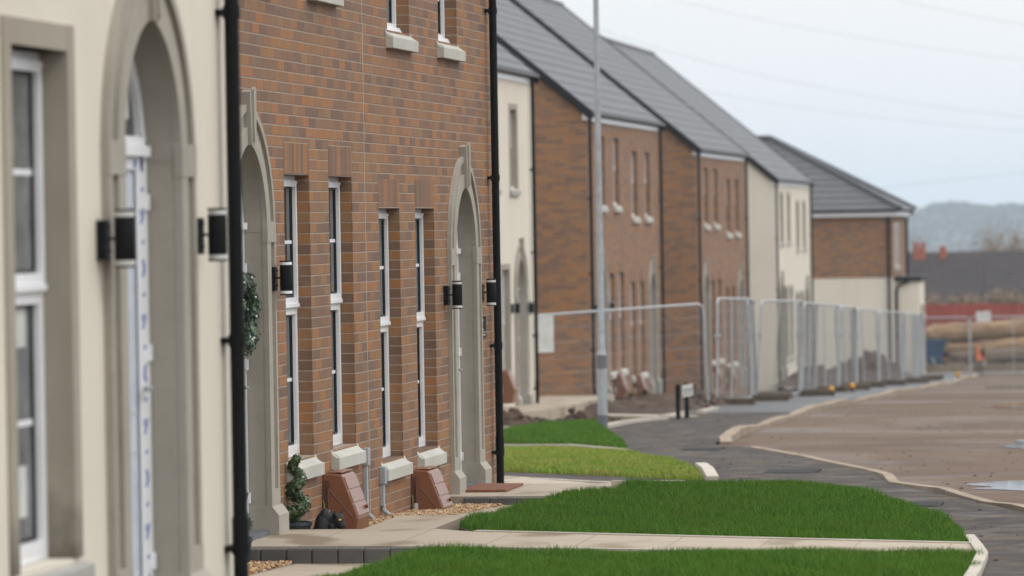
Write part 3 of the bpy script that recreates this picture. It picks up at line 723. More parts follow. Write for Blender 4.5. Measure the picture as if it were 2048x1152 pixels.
# ---------------------------------------------------------------- wall lamps
def make_lamp(label, band):
    t = thing('wall_lamp', label, 'wall lamp', (0, 0, 0), 0, 'black cylinder wall lamps beside the doors')
    m = MB(); m.box(0, .04, -.045, .045, -.085, .075); m.build('backplate', 'blackp', t, bevel=.003)
    m = MB(); m.tube([(.04, 0, 0), (.07, 0, 0)], .006, 8)
    for z in (-.05, .05): m.tube([(.04, 0, z), (.052, 0, z)], .005, 6)
    m.build('arm', 'blackp', t)
    m = MB(); m.lathe([(.0415, -.088), (.0425, -.085), (.0425, .085), (.0415, .088)], .108, 0, 28); m.build('shade', 'blackp', t, smooth=True)
    for z in (.098, -.098):
        m = MB(); m.lathe([(.041, z-.0095), (.041, z+.0095)], .108, 0, 28); m.build('light_band', band, t, smooth=True)
        s = 1 if z > 0 else -1; a, b = sorted((s*.108, s*.117)); m = MB(); m.lathe([(.0425, a), (.0425, b)], .108, 0, 28); m.build('end_cap', 'blackp', t, smooth=True)
    return t
LB = make_lamp('black wall lamp with bright white bands in front of the first tall brick house window', 'litband'); LB.location = (-6.45, 29.62, -.348)
L0 = make_lamp('blurred black wall lamp overlapping the nearest filmed white door', 'acrylic'); L0.location = (-4.5, 17.43, -.037)
dup(L0, (-4.5, 19.09, -.03), 'blurred black wall lamp on cream wall against the thick near downpipe')
dup(L0, (-6.45, 36.38, -.589), 'black wall lamp left of the far arched doorway of the nearest brick house')
dup(L0, (-6.45, 38.10, -.60), 'black wall lamp beside the far downpipe above the house number plaque')
def fl(y, z): a, b = W2(FX, y); return (a, b, z)
dup(L0, fl(75.72, -1.47), 'small lamp left of the arched door of the distant cream house', -AL)
dup(L0, fl(77.4, -1.50), 'small lamp right of the arched door of the distant cream house', -AL)
dup(L0, fl(86.9, -1.72), 'small lamp directly behind the grey lamp post on the distant brick house', -AL)
dup(L0, fl(88.75, -1.72), 'small lamp right of the grey lamp post near the first distant brick window', -AL)
# house number plaque
t = thing('house_number_plaque', 'black house number plaque below the wall lamp beside the far downpipe', 'house sign', (-6.45, 38.22, -.90))
m = MB(); m.box(0, .014, -.15, .15, -.09, .09); m.build('plate', 'blackp', t, bevel=.002)
m = MB()
for q in ([(-.10, .065), (-.01, .065), (-.01, .045), (-.045, .045), (-.045, -.015), (-.01, -.015), (-.01, -.035), (-.10, -.035), (-.10, -.015), (-.065, -.015), (-.065, .045), (-.10, .045)],):
    m.prism(q, .0145, .016, 'x')
m.box(.0145, .016, -.12, .13, -.052, -.044); m.box(.0145, .0152, -.10, .10, -.078, -.066); m.build('lettering', 'acrylic', t)

# ---------------------------------------------------------------- gas meter boxes
def meter_box(label):
    t = thing('gas_meter_box', label, 'meter box', (0, 0, 0), 0, 'brown gas meter boxes against brick walls')
    P = [(0, 0), (.225, 0), (.258, .225), (.255, .25), (.150, .53), (.135, .545), (0, .555)]
    m = MB(); m.prism(P, 0, .44); m.build('body', 'boxbrown', t, bevel=.012)
    for f0, f1 in ((.03, .31), (.345, .63), (.665, .965)):
        a = Vector((.258, .235)); b = Vector((.150, .533)); d = (b-a); nn = Vector((d.y, -d.x)).normalized()*.007
        p, q = a+d*f0, a+d*f1; m = MB(); m.prism([tuple(p-nn), tuple(p+nn), tuple(q+nn), tuple(q-nn)], .012, .428)
        m.build('front_panel', 'boxbrown', t, bevel=.004)
    m = MB(); m.box(.03, .14, .012, .19, .552, .561); m.box(.03, .14, .20, .428, .552, .561); m.build('lid', 'boxbrown', t, bevel=.004)
    m = MB(); m.tube([(.245, .34, .29), (.264, .34, .297)], .014, 10); m.build('lock', 'boxdark', t)
    m = MB(); m.tube([(.02, -.002, .47), (.22, -.002, .235), (.228, -.002, .2)], .0025, 5); m.build('side_groove', 'boxdark', t)
    m = MB(); m.box(.0, .05, -.012, .002, .30, .50); m.tube([(.035, -.014, .46), (.035, .0, .46)], .012, 10); m.build('side_plate', 'boxdark', t)
    m = MB(); m.tube([(.045, -.02, .45), (.045, -.02, .28)], .010, 8); m.build('gas_pipe', 'boxdark', t, smooth=True)
    m = MB(); m.box(.03, .06, -.034, -.030, .18, .29); m.build('label_tag', 'paper', t)
    m = MB(); m.tube([(.005, -.015, .36), (.018, -.03, .33), (.020, -.03, .12), (.03, -.03, .07), (.045, -.03, .1), (.05, -.03, .2)], .004, 6); m.build('earth_wire', 'yellow', t, smooth=True)
    return t
mbx = meter_box('brown plastic gas meter box behind the black cat, below the second window'); mbx.location = (-6.45, 31.24, -2.325)
dup(mbx, (-6.45, 34.72, -2.50), 'brown plastic gas meter box below the window nearest the far doorway')
for hy, hz, nm in ((89.6, -3.66, 'left'), (92.9, -3.80, 'right'), (108.6, -4.15, 'l2'), (112.2, -4.3, 'r2')):
    lab = {'left': 'small dark meter box behind the lamp post, left of its twin', 'right': 'small dark meter box left of the street nameplate on the distant brick wall',
           'l2': 'faint meter box behind the first mesh panel at the second distant brick house', 'r2': 'faint meter box by the downpipe of the second distant brick house'}[nm]
    dup(mbx, fl(hy, hz), lab, -AL)
dup(mbx, fl(74.2, -3.05), 'brown meter box beside the arched door of the distant cream house', -AL)
# electricity conduits
def conduit(y, z0, z1, label, boxtop):
    t = thing('cable_conduit', label, 'conduit', (-6.45, y, z0), 0, 'grey cable conduits on the brick wall')
    h = z1-z0; m = MB(); m.box(.0, .03, -.028, .028, .03, h); m.build('trunking', 'conduit', t, bevel=.003)
    m = MB(); m.box(.0, .045, -.04, .045, h, h+.13); m.build('cap_box', 'conduit', t, bevel=.004)
    m = MB(); m.tube([(.018, 0, .05), (.02, .0, .0), (.06, .02, -.04)], .018, 8); m.build('bend', 'conduit', t, smooth=True)
conduit(32.78, -2.16, -1.80, 'grey conduit under the second sill, right of the first meter box', 1)
conduit(33.44, -2.18, -1.98, 'short grey conduit left of the third sill above the gravel', 1)

# door mat, wreath, topiaries, cat
t = thing('door_mat', 'reddish brown coir mat on the second doorstep', 'door mat', (-6.19, 37.22, -2.255))
m = MB(); m.box(-.23, .17, -.46, .46, .0, .022); m.build('coir_pad', 'mat', t, bevel=.004)
def leaves(n, fn, size, g):
    V = []; F = []
    for i in range(n):
        p, d = fn(g); d = Vector(d).normalized(); s = size*g.uniform(.7, 1.3)
        a = Vector((g.normal(), g.normal(), g.normal())); a = (a-d*a.dot(d)*.7).normalized(); b = d.cross(a).normalized()
        p = Vector(p); o = len(V)
        V += [p-a*s, p+b*s*.55, p+a*s, p-b*s*.55]; F.append((o, o+1, o+2, o+3))
    return V, F
def topiary(label, loc, seed):
    t = thing('spiral_topiary', label, 'topiary', loc, 0, 'spiral box topiaries in blue pots by the doorstep')
    m = MB(); m.lathe([(.072, 0), (.078, .02), (.095, .17), (.104, .175), (.104, .20), (.093, .20), (.09, .18)], n=28); m.build('pot', 'pot', t, smooth=True)
    m = MB(); m.lathe([(.088, .17), (.088, .182)], n=20); m.build('compost', 'soil', t)
    m = MB(); m.tube([(0, 0, .17), (0, 0, .63)], .008, 6); m.build('stem', 'bark', t)
    g = np.random.default_rng(seed)
    def cen(f):
        a = 2*PI*2.55*f-1.2+PI; r = .062*(1-.72*f); return Vector((r*math.cos(a), r*math.sin(a), .205+.435*f)), .062*(1-.50*f)
    m = MB()
    for i in range(26):
        c, r = cen(i/25); m.ball(c, (r*.66,)*3, 8, 6)
    def fn(g):
        c, r = cen(g.uniform(0, 1)); d = Vector((g.normal(), g.normal(), g.normal())).normalized()
        return c+d*r*g.uniform(.7, 1.15), d
    V, F = leaves(4600, fn, .0105, g); m.add(V, F); m.build('foliage', 'leaf', t)
    return t
tp = topiary('spiral topiary in blue pot beside the black cat ornament', (-6.38, 30.02, -2.235), 3)
dup(tp, (-6.36, 28.05, -2.20), 'second spiral topiary half hidden behind the thick near downpipe', 1.1)
t = thing('door_wreath', 'green wreath with white berries on the first arched doorway beside the thick downpipe', 'wreath', (-6.57, 29.06, -.58))
g = np.random.default_rng(5)
def wf(g):
    a = g.uniform(0, 2*PI); b = g.uniform(0, 2*PI); r = .055*g.uniform(.6, 1.25)*(1+.25*math.sin(a*7))
    d = Vector((math.sin(b), math.cos(b)*math.cos(a), math.cos(b)*math.sin(a)))
    return Vector((.05, .22*math.cos(a), .22*math.sin(a)))+d*r, d
V, F = leaves(2600, wf, .018, g); m = MB(); m.add(V, F); m.build('foliage', 'fir', t)
m = MB(); m.tube([(.05, .22*math.cos(a), .22*math.sin(a)) for a in np.linspace(0, 2*PI, 25)], .03, 8); m.build('ring', 'bark', t)
m = MB()
for i in range(46):
    p, d = wf(g); m.ball(p+d*.012, (.009,)*3, 6, 5)
m.build('berries', 'berry', t, smooth=True)
# cat ornament (one continuous body)
t = thing('cat_ornament', 'black crouching cat ornament with yellow eye beside the spiral topiary', 'cat figure', (-6.165, 30.05, -2.20))
t.scale = (1.15, 1.15, 1.25)
m = MB()
m.ball((-.035, .0, .085), (.055, .06, .10), 14, 10); m.ball((-.05, .0, .05), (.06, .07, .07), 12, 8); m.ball((-.02, 0, .155), (.036, .04, .05), 12, 8)
m.ball((.015, 0, .14), (.04, .035, .035), 12, 8); m.ball((.062, -.015, .138), (.040, .036, .040), 14, 10); m.ball((.085, -.025, .105), (.026, .024, .034), 12, 8); m.ball((.092, -.028, .085), (.014, .014, .018), 8, 6)
for sx, sy in ((.045, -.045), (.075, .012)): m.tube([(sx, sy, .165), (sx+.012, sy, .20)], [.016, .002], 8)
for sy in (-.03, .03): m.tube([(.02, sy, .12), (.035, sy, .05), (.045, sy, .012)], [.022, .017, .02], 8)
m.tube([(-.09, 0, .02), (-.11, .04, .02), (-.06, .08, .02), (.0, .085, .02)], [.016, .014, .012, .008], 8)
o = m.build('body', 'cat', t, smooth=True, angle=180)
rm = o.modifiers.new('remesh', 'REMESH'); rm.mode = 'VOXEL'; rm.voxel_size = .006; rm.use_smooth_shade = True
m = MB(); m.ball((.078, -.047, .142), (.010, .005, .006), 8, 6); m.build('eye', 'eye', t, smooth=True)

# ---------------------------------------------------------------- street furniture
lx, ly = -9.0, 63.7; lz = G(ly)
t = thing('lamp_post', 'tall grey galvanised lamp post on the dark green grass mound', 'lamp post', (lx, ly, lz))
m = MB(); m.lathe([(.072, -.4), (.072, 1.12), (.070, 1.14)], n=24); m.build('base_section', 'steel', t, smooth=True)
for za, zb in ((-.1, .26), (.93, 1.125)):
    m = MB(); m.lathe([(.0735, za), (.0735, zb)], n=24); m.build('painted_band', 'dgrey', t, smooth=True)
m = MB(); m.lathe([(.070, 1.14), (.052, 1.22), (.047, 3.2), (.036, 7.4)], n=20); m.build('pole', 'steel', t, smooth=True)
m = MB(); m.tube([(0, 0, 7.3), (0, 0, 7.5), (.5, 0, 7.55)], .03, 8); m.box(.4, .9, -.12, .12, 7.5, 7.6); m.build('lantern', 'steel', t)
t = thing('street_nameplate', 'low white street nameplate on two black posts at the pavement edge', 'street sign', (-8.87, 72.1, G(72.1)))
for q in ((-.035, -.30), (.035, .30)):
    m = MB(); m.box(q[0]-.035, q[0]+.035, q[1]-.035, q[1]+.035, -.2, .57); m.build('post', 'blackp', t, bevel=.005)
m = MB(); D = Vector((.09, 1.0, 0)).normalized(); N = Vector((D.y, -D.x, 0)); c0 = Vector((.03, -.0, .0))+N*.05
def plate(m, a, b, z0, z1, o, th):
    P = [c0+D*a+N*o, c0+D*b+N*o, c0+D*b+N*(o+th), c0+D*a+N*(o+th)]
    m.add([(*p.xy, z0) for p in P]+[(*p.xy, z1) for p in P], [(3, 2, 1, 0), (4, 5, 6, 7), (0, 1, 5, 4), (1, 2, 6, 5), (2, 3, 7, 6), (3, 0, 4, 7)])
plate(m, -.38, .38, .36, .555, .0, .02); m.build('plate', 'acrylic', t)
m = MB(); plate(m, -.38, .38, .362, .553, -.012, .01); m.build('plate_back', 'dgrey', t)
m = MB(); plate(m, -.33, .33, .455, .485, .021, .002); plate(m, -.3, .25, .40, .42, .021, .002); m.build('lettering', 'dgrey', t)

# temporary mesh fence
def make_panel(label):
    t = thing('mesh_fence_panel', label, 'fence panel', (0, 0, 0), 0, 'temporary mesh fence panels along the site')
    w, h = 3.45, 1.98; r = .021; a = .12
    arcp = lambda cx, s: [(cx+s*a*math.sin(q), 0, h-a+a*math.cos(q)) for q in np.linspace(PI/2, 0, 5)] if s < 0 else [(cx+a*math.sin(q), 0, h-a+a*math.cos(q)) for q in np.linspace(0, PI/2, 5)]
    pts = [(0, 0, -.18)]+[(0, 0, h-a)]+arcp(a, -1)+arcp(w-a, 1)+[(w, 0, -.18)]
    m = MB(); m.tube(pts, r, 8); m.tube([(0, 0, .05), (w, 0, .05)], r, 8); m.tube([(w*.42, 0, .05), (w*.42, 0, h)], r*.8, 6); m.build('frame', 'fsteel', t, smooth=True)
    m = MB()
    for i in range(1, 56):
        x = i*w/56; m.tube([(x, .0, .05), (x, .0, h-.02)], .0019, 3, False)
    for i in range(1, 7):
        z = .05+i*.28; m.tube([(0, .0, z), (w, .0, z)], .0019, 3, False)
    m.build('wire_mesh', 'fsteel', t)
    m = MB(); m.box(-.05, .05, -.05, .05, 1.25, 1.31); m.build('clamp', 'fsteel', t)
    return t
PN = None
def panel(p, q, label, dz=0, z=None):
    global PN
    rz = math.atan2(q[1]-p[1], q[0]-p[0]); z0 = G(p[1])+.02+dz if z is None else z; z1 = G(q[1])+.02+dz
    L = math.hypot(q[0]-p[0], q[1]-p[1])
    if PN is None: PN = make_panel(label); o = PN
    else: o = copy_tree(PN); o['label'] = label
    o.location = (p[0], p[1], z0); o.rotation_euler = (0, -math.asin(max(-.2, min(.2, (z1-z0)/L))) if z is None else 0, rz)
    return o
panel((-12.72, 81.0), (-9.66, 82.6), 'long mesh panel standing broadside before the brick gable and doorway', -.02, -3.70).rotation_euler.y = -.045
P = [(-9.57, 83.1), (-9.29, 86.6), (-9.54, 90.0), (-9.01, 93.5), (-9.29, 97.0), (-9.32, 100.5), (-9.10, 104), (-9.40, 107.5), (-9.26, 111), (-9.64, 114.5), (-9.24, 118), (-9.53, 121.5), (-9.12, 125), (-9.43, 128.5), (-9.25, 132), (-9.40, 135.5), (-9.53, 139), (-10.0, 142.4), (-10.1, 145.9), (-10.6, 149.3)]
names = ['first', 'second', 'third', 'fourth', 'fifth', 'sixth', 'seventh', 'eighth', 'ninth', 'tenth', 'eleventh', 'twelfth', 'thirteenth', 'fourteenth', 'fifteenth', 'sixteenth', 'seventeenth', 'eighteenth', 'nineteenth']
for i, (p, q) in enumerate(zip(P, P[1:])):
    panel(p, q, 'mesh panel along the wet pavement, %s one counted away from the street nameplate' % names[i]).rotation_euler.x = R([1, -1.5, 3, -1, 2, -.5, 2.5, -2.5, 1, -2][i % 10])
for i, x in enumerate((-12.33, -8.83, -5.33)):
    panel((x, 152.6+.1*i), (x+3.47, 152.7), 'mesh panel across the road end, %s' % ['half hidden by the porch of the end house', 'before the tan logs and carrying the white notice', 'at the right edge of the picture'][i], 0, -5.46)
def foot(label):
    t = thing('fence_foot', label, 'fence foot', (0, 0, 0), 0, 'dark block feet under the mesh fence')
    m = MB(); m.prism([(-.36, 0), (.36, 0), (.34, .13), (-.34, .13)], -.12, .12); m.build('block', 'timber', t, bevel=.01)
    return t
FT = None
for i, (x, y) in enumerate([P[0]]+P[1:16]):
    lab = 'dark fence foot block at the near end of the %s mesh panel on wet pavement' % (names[i])
    fx = x+.38
    if FT is None: FT = foot(lab); FT.location = (fx, y-.1, G(y)); FT.rotation_euler.z = .1
    else: dup(FT, (fx, y-.1+.2*math.sin(i*3), G(y)), lab, .25*math.sin(i*2.3))
for i, (x, y) in enumerate(((-8.35, 93.6), (-8.5, 100.6), (-8.35, 137.5))):
    t = thing('reflector_knob', 'round amber reflector on a fence foot, %s' % ['nearest of three', 'middle one of three', 'farthest one by the road end'][i], 'reflector', (x, y, G(y)+.10), 0, 'amber reflectors at the fence feet')
    m = MB(); m.ball((0, 0, .03), (.07, .06, .075), 12, 8); m.build('lens', 'amber', t, smooth=True)
    m = MB(); m.box(-.05, .05, -.05, .05, -.1, -.02); m.build('stand', 'timber', t)
# white board on the long panel
t = thing('notice_board', 'blank white board hanging on the left end of the long mesh panel', 'sign', (-12.72, 80.95, -2.40), .48)
m = MB(); m.box(.03, .40, -.05, -.035, .0, .68); m.build('board', 'paper', t, bevel=.004)
t = thing('site_notice', 'tilted white notice on the mesh fence before the tan logs', 'sign', (-8.6, 152.5, -3.66), 0)
t.rotation_euler = (0, -.07, 0)
m = MB(); m.box(.0, .5, -.05, -.035, .0, .36); m.build('board', 'paper', t)

# soil heaps
def heap(name, c, rx, ry, h, label, seed, mat='soil', zf=None):
    g = np.random.default_rng(seed); n = 26; m = MB(); ph = g.uniform(0, 6, 12)
    def zz(u, v):
        d = math.hypot(u, v); b = max(0, 1-d*d)
        k = .55+.25*math.sin(u*5+ph[0])*math.sin(v*6+ph[1])+.22*math.sin(u*11+ph[2]+2*v)*math.sin(v*13+ph[3])+.14*math.sin(u*23+ph[4])*math.sin(v*27+ph[5])
        return h*b*max(.05, k)
    for j in range(n+1):
        for i in range(n+1):
            u = -1+2*i/n; v = -1+2*j/n
            m.v.append((u*rx, v*ry, zz(u, v)-.06+G(c[1]+v*ry)-G(c[1])))
    for j in range(n):
        for i in range(n): m.f.append((j*(n+1)+i, j*(n+1)+i+1, (j+1)*(n+1)+i+1, (j+1)*(n+1)+i)); m.mi.append(0)
    for k in range(40):
        u, v = g.uniform(-.8, .8, 2); s = g.uniform(.02, .07)*min(1, h*3); m.ball((u*rx, v*ry, zz(u, v)-.06+s*.3), (s, s*g.uniform(.7, 1.3), s*.8), 6, 5, .25)
    o = m.build(name, mat); o.location = (c[0], c[1], G(c[1])+(zf or 0)); return tag(o, label, 'soil heap')
heap('soil_heap', (-11.35, 69.0), .75, 1.4, .38, 'low dark soil heap behind the grass mound left of the lamp post', 1)
heap('soil_heap', (-10.1, 69.3), .75, 1.2, .30, 'small soil heap touching the lamp post behind the mound', 2)
heap('soil_heap', (-10.5, 80.0), 1.4, 3.4, .42, 'rough brown soil heap under the distant windows left of the nameplate', 3)
heap('soil_heap', (-9.9, 83.5), .8, 1.6, .40, 'small dark heap at the foot of the second brick gable', 5)
heap('soil_heap', (-11.4, 126.0), 1.5, 3.5, .75, 'brown soil heap behind the mesh fence before the far cream house', 6)
heap('soil_heap', (-11.6, 142.5), 1.6, 3.0, 1.05, 'large rounded soil heap behind the mesh fence before the end house', 7)
heap('soil_heap', (-10.3, 157.6), 1.6, 1.5, .6, 'tan soil heap right of the blue skip', 8, 'dirt')
heap('soil_heap', (-7.2, 157.2), 2.2, 1.2, .5, 'low brown heap at the foot of the log stack', 9, 'dirt')

# skip, logs, cone, hoarding
t = thing('waste_skip', 'blue metal skip beside the porch of the end house', 'skip', (-10.75, 157.0, -5.55))
m = MB(); m.prism([(-.75, 1.12), (.77, 1.14), (.60, .35), (.42, .08), (-.5, .08)], 0, 1.3); m.build('body', 'skip', t, bevel=.02)
for ya in (-.04, 1.27):
    m = MB(); m.box(-.78, .80, ya, ya+.07, 1.09, 1.17); m.build('rim', 'skip', t)
m = MB(); m.tube([(.30, -.05, .55), (.55, -.06, .12), (.62, -.06, .05)], .035, 6); m.build('strut', 'conduit', t)
def logrow(specs):
    for i, (x0, z0, x1, z1, r, y, mat, lab) in enumerate(specs):
        n = 22; pts = []; rs = []
        for k in range(n+1):
            f = k/n; pts.append((x0+(x1-x0)*f, y+.05*math.sin(f*9+i), z0+(z1-z0)*f+.02*math.sin(f*11+i*2))); rs.append(r*(1+.10*math.sin(f*13+i*3)+.09*random.uniform(-1, 1)))
        t = thing('timber_log', lab, 'log', ((x0+x1)/2, y, min(z0, z1)-r), 0, 'tan logs stacked beyond the road end')
        m = MB(); m.tube([(a-(x0+x1)/2, b-y, c-min(z0, z1)+r) for a, b, c in pts], rs, 12); m.build('trunk', mat, t, smooth=True)
logrow([(-10.7, -4.30, -3.5, -3.72, .36, 158.6, 'log', 'topmost long tan log rising to the right behind the white notice'),
        (-10.2, -4.80, -3.5, -4.36, .25, 158.2, 'log', 'second tan log below the topmost one'),
        (-9.9, -5.05, -8.9, -5.02, .24, 158.0, 'log2', 'short grey brown log left of the orange cone'),
        (-8.55, -5.05, -3.6, -4.92, .36, 158.0, 'log2', 'thick grey brown log right of the orange cone'),
        (-8.4, -5.42, -4.0, -5.36, .09, 157.1, 'log', 'thin pale pole on the ground before the logs'),
        (-10.9, -4.28, -10.4, -4.3, .22, 159.2, 'log', 'log end above the blue skip')])
t = thing('traffic_cone', 'orange cone in front of the stacked logs', 'cone', (-8.67, 154.4, -5.0))
m = MB(); m.lathe([(.10, 0), (.085, .04), (.02, .52), (.0, .53)], n=14); m.build('body', 'orange', t, smooth=True)
m = MB(); m.box(-.16, .16, -.16, .16, -.5, .0); m.build('base', 'log2', t)
t = thing('site_hoarding', 'dark red hoarding behind the stacked logs', 'hoarding', (-8, 190, -6.2))
m = MB()
for i in range(42): m.box(-18+i*.9, -18+i*.9+.88, 0+(i % 2)*.01, .05, .0, 2.42+.01*(i % 3))
m.build('board_panel', 'redboard', t)
m = MB(); m.box(-18, 19.8, -.05, .0, .6, .7); m.box(-18, 19.8, -.05, 0, 1.9, 2.0); m.build('rail', 'redboard', t)
def shrub(x, y, z, rx, rz, label, seed, mat='hedge', n=1500, sz=.06):
    g = np.random.default_rng(seed); t = thing('shrub', label, 'shrub', (x, y, z)); cl = [(g.uniform(-.6, .6)*rx, g.uniform(-.4, .4), g.uniform(.35, .75)*rz) for _ in range(9)]
    def fn(g):
        c = cl[g.integers(0, 9)]; d = Vector((g.normal(), g.normal(), g.normal())).normalized()
        return Vector(c)+Vector((d.x*rx*.42, d.y*.4, d.z*rz*.33))*g.uniform(.5, 1.05), d
    V, F = leaves(n, fn, sz, g); m = MB(); m.add(V, F); m.build('crown', mat, t)
    m = MB(); m.tube([(0, 0, -.3), (0, 0, rz*.6)], .06, 6); m.build('stem', 'bark', t)
shrub(-12.4, 196, -5.0, 1.0, 1.55, 'brown shrub above the hoarding, left of the gap', 11)
shrub(-11.4, 196, -5.0, .85, 1.55, 'brown shrub above the hoarding, second from the end house', 12)
shrub(-9.9, 197, -5.0, 1.0, 1.75, 'brown shrub above the hoarding, nearest the right edge', 13)
shrub(-8.6, 197, -5.0, .7, 1.6, 'small shrub above the hoarding at the right picture edge', 14)

# bungalows beyond
def bungalow(x0, x1, y, d, ze, zr, label, hipL, chims):
    t = thing('bungalow', label, 'bungalow', ((x0+x1)/2, y, -6.9)); cx = (x0+x1)/2; b = 6.9
    m = MB(); m.box(x0-cx+.3, x1-cx-.3, .3, d-.3, 0, ze+b+.1); m.build('wall', 'render', t)
    m = MB(); n = 16; hL = d/2 if hipL else 0; A = [(x0-cx, 0), (x1-cx, 0)]
    for i in range(n):
        f0, f1 = i/n, (i+1)/n
        for side in (0, 1):
            yy = (lambda f: f*d/2) if not side else (lambda f: d-f*d/2); z = lambda f: ze+b+(zr-ze)*f
            q = [(x0-cx+hL*f0, yy(f0), z(f0)+.03), (x1-cx, yy(f0), z(f0)+.03), (x1-cx, yy(f1), z(f1)), (x0-cx+hL*f1, yy(f1), z(f1))]
            m.add(q, [(0, 1, 2, 3) if not side else (3, 2, 1, 0)]); m.add([(a, c, e-.03) for a, c, e in q[:2]]+[q[1], q[0]], [(0, 1, 2, 3)])
    m.add([(x0-cx, 0, ze+b), (x0-cx, d, ze+b), (x0-cx+hL, d/2, zr+b)], [(2, 1, 0)]); m.add([(x1-cx, 0, ze+b), (x1-cx, d, ze+b), (x1-cx, d/2, zr+b)], [(0, 1, 2)])
    rf = m.build('roof', 'rooffar', t)
    for x, w, h in chims:
        m = MB(); m.box(x-cx-w/2, x-cx+w/2, d/2-.3, d/2+.3, zr+b-.7, zr+b+h); m.build('chimney', 'chim', rf)
        m = MB()
        for s in (-.15, .15): m.lathe([(.09, zr+b+h), (.10, zr+b+h+.25), (.08, zr+b+h+.28)], x-cx+s*w/.55, d/2, 10)
        m.build('chimney_pot', 'chim', rf)
bungalow(-19.5, -12.7, 228, 7, -4.4, -2.08, 'brown roofed bungalow with red chimney beside the end house', False, [(-15.95, .62, .45), (-14.75, .32, .22)])
bungalow(-17.2, 8, 236, 8, -4.6, -1.93, 'long brown roofed bungalow stretching to the right edge', False, [])
# bare trees behind the roofs
def bare_tree(x, y, h, wd, label, seed):
    g = np.random.default_rng(seed); z = G(y); t = thing('bare_tree', label, 'tree', (x, y, z)); m = MB()
    m.tube([(0, 0, 0), (.1, 0, h*.4), (0, 0, h*.7)], [.16, .11, .05], 7); m.build('trunk', 'bark', t, smooth=True)
    m = MB()
    for i in range(170):
        b = Vector((g.normal()*.1, g.normal()*.1, g.uniform(.25, .7)*h)); d = Vector((g.normal()*wd*.55, g.normal()*wd*.55, abs(g.normal())*h*.22+.1*h)); e = b+d
        m.tube([b, b.lerp(e, .5)+Vector((0, 0, .15)), e], [.03, .02, .008], 4, False)
    V, F = leaves(1500, lambda g: (Vector((g.normal()*wd*.5, g.normal()*wd*.5, h*(.62+.16*g.normal()))), (g.normal(), g.normal(), g.normal())), .10, g)
    m.add(V, F); m.build('crown', 'hedge', t)
bare_tree(-15.3, 290, 6.4, 1.7, 'bare brown tree behind the long bungalow roof', 21)
bare_tree(-13.9, 292, 6.0, .9, 'thin pale tree right of the bare brown tree', 22)
bare_tree(-20.2, 291, 5.6, .7, 'small leafy treetop between chimneys and the bare tree', 23)

# distant wooded hill
def hill():
    g = np.random.default_rng(31); nx, ny = 240, 26; X = np.linspace(-560, 420, nx); Y = np.linspace(2150, 3000, ny)
    prof = lambda x: np.interp(x, [-560, -260, -196, -182, -172, -163, -152, -140, -118, -60, 100, 420], [-24, -16, -8, -1, 4.5, 6.0, 5.2, 3.4, 4.2, 9, 14, 2])
    m = MB()
    for y in Y:
        f = min(1, max(0, (y-2150)/450)); s = f*f*(3-2*f)
        for x in X: m.v.append((x, y, -31+(prof(x*2600/max(y, 2600))+31)*s*(1 if y < 2700 else 1-(y-2700)/900)))
    for j in range(ny-1):
        for i in range(nx-1): m.f.append((j*nx+i, j*nx+i+1, (j+1)*nx+i+1, (j+1)*nx+i)); m.mi.append(0)
    tag(m.build('hill', 'hillgrass', smooth=True), kind='structure')
    m = MB()
    for k in range(4200):
        x = g.uniform(-330, 40); y = g.uniform(2180, 2690); f = (y-2150)/450; f = min(1, max(0, f)); s = f*f*(3-2*f)
        z = -31+(prof(x*2600/max(y, 2600))+31)*s; r = g.uniform(.9, 2.0)
        m.ball((x, y, z+r*.5), (r*g.uniform(1, 1.5), r, r*g.uniform(.7, 1.15)), 6, 5, .25)
    tag(m.build('hillside_woods', 'hilltree'), 'hazy wooded hillside on the horizon', 'woods', None, 'stuff')
hill()
# power lines
def wire(pts, label):
    (x0, y0, z0), (x1, y1, z1), (x2, y2, z2) = pts; m = MB(); L = []
    for k in range(41):
        t = -1.2+3.6*k/40; a = (t-1)*(t-2)/2; b = -t*(t-2); c = t*(t-1)/2
        L.append((x0*a+x1*b+x2*c, y0*a+y1*b+y2*c, z0*a+z1*b+z2*c))
    m.tube(L, .011, 5); tag(m.build('power_line', 'cable', smooth=True), label, 'power line', 'overhead power lines')
wire([(-47, 400, 19.3), (-33.5, 400, 16.3), (-18, 400, 13.8)], 'faint overhead power line, second from the top')
wire([(-47.1, 401, 14.4), (-33.6, 401, 11.2), (-18.1, 401, 8.7)], 'faint overhead power line across the middle of the sky')
wire([(-48.1, 420, 12.0), (-35.3, 420, 9.75), (-19, 420, 7.8)], 'faint overhead power line, lowest of those sagging right')
wire([(-27.5, 380, 18.4), (-22.4, 380, 17.2), (-17, 380, 16.1)], 'faint overhead power line in the top right corner')
wire([(-33.4, 430, 2.7), (-26.6, 430, 3.4), (-19.5, 430, 4)], 'faint overhead power line just above the hill rising right')

# puddles
def puddle(x, y, rx, ry, seed):
    g = np.random.default_rng(seed); p = [(x+rx*math.cos(a)*(1+.22*math.sin(3*a+seed)+.12*math.sin(7*a)), y+ry*math.sin(a)*(1+.15*math.sin(4*a+seed))) for a in np.linspace(0, 2*PI, 40, endpoint=False)]
    zf = lambda q, w: G(w)-.07+.006
    slab('puddle', p, zf, 'water', 0)
puddle(-1.75, 43.5, .85, 1.5, 1); puddle(-2.2, 59.3, .8, 3.0, 2); puddle(-3.6, 84, .9, 4.0, 3); puddle(-4.6, 118, 1.6, 7, 4)

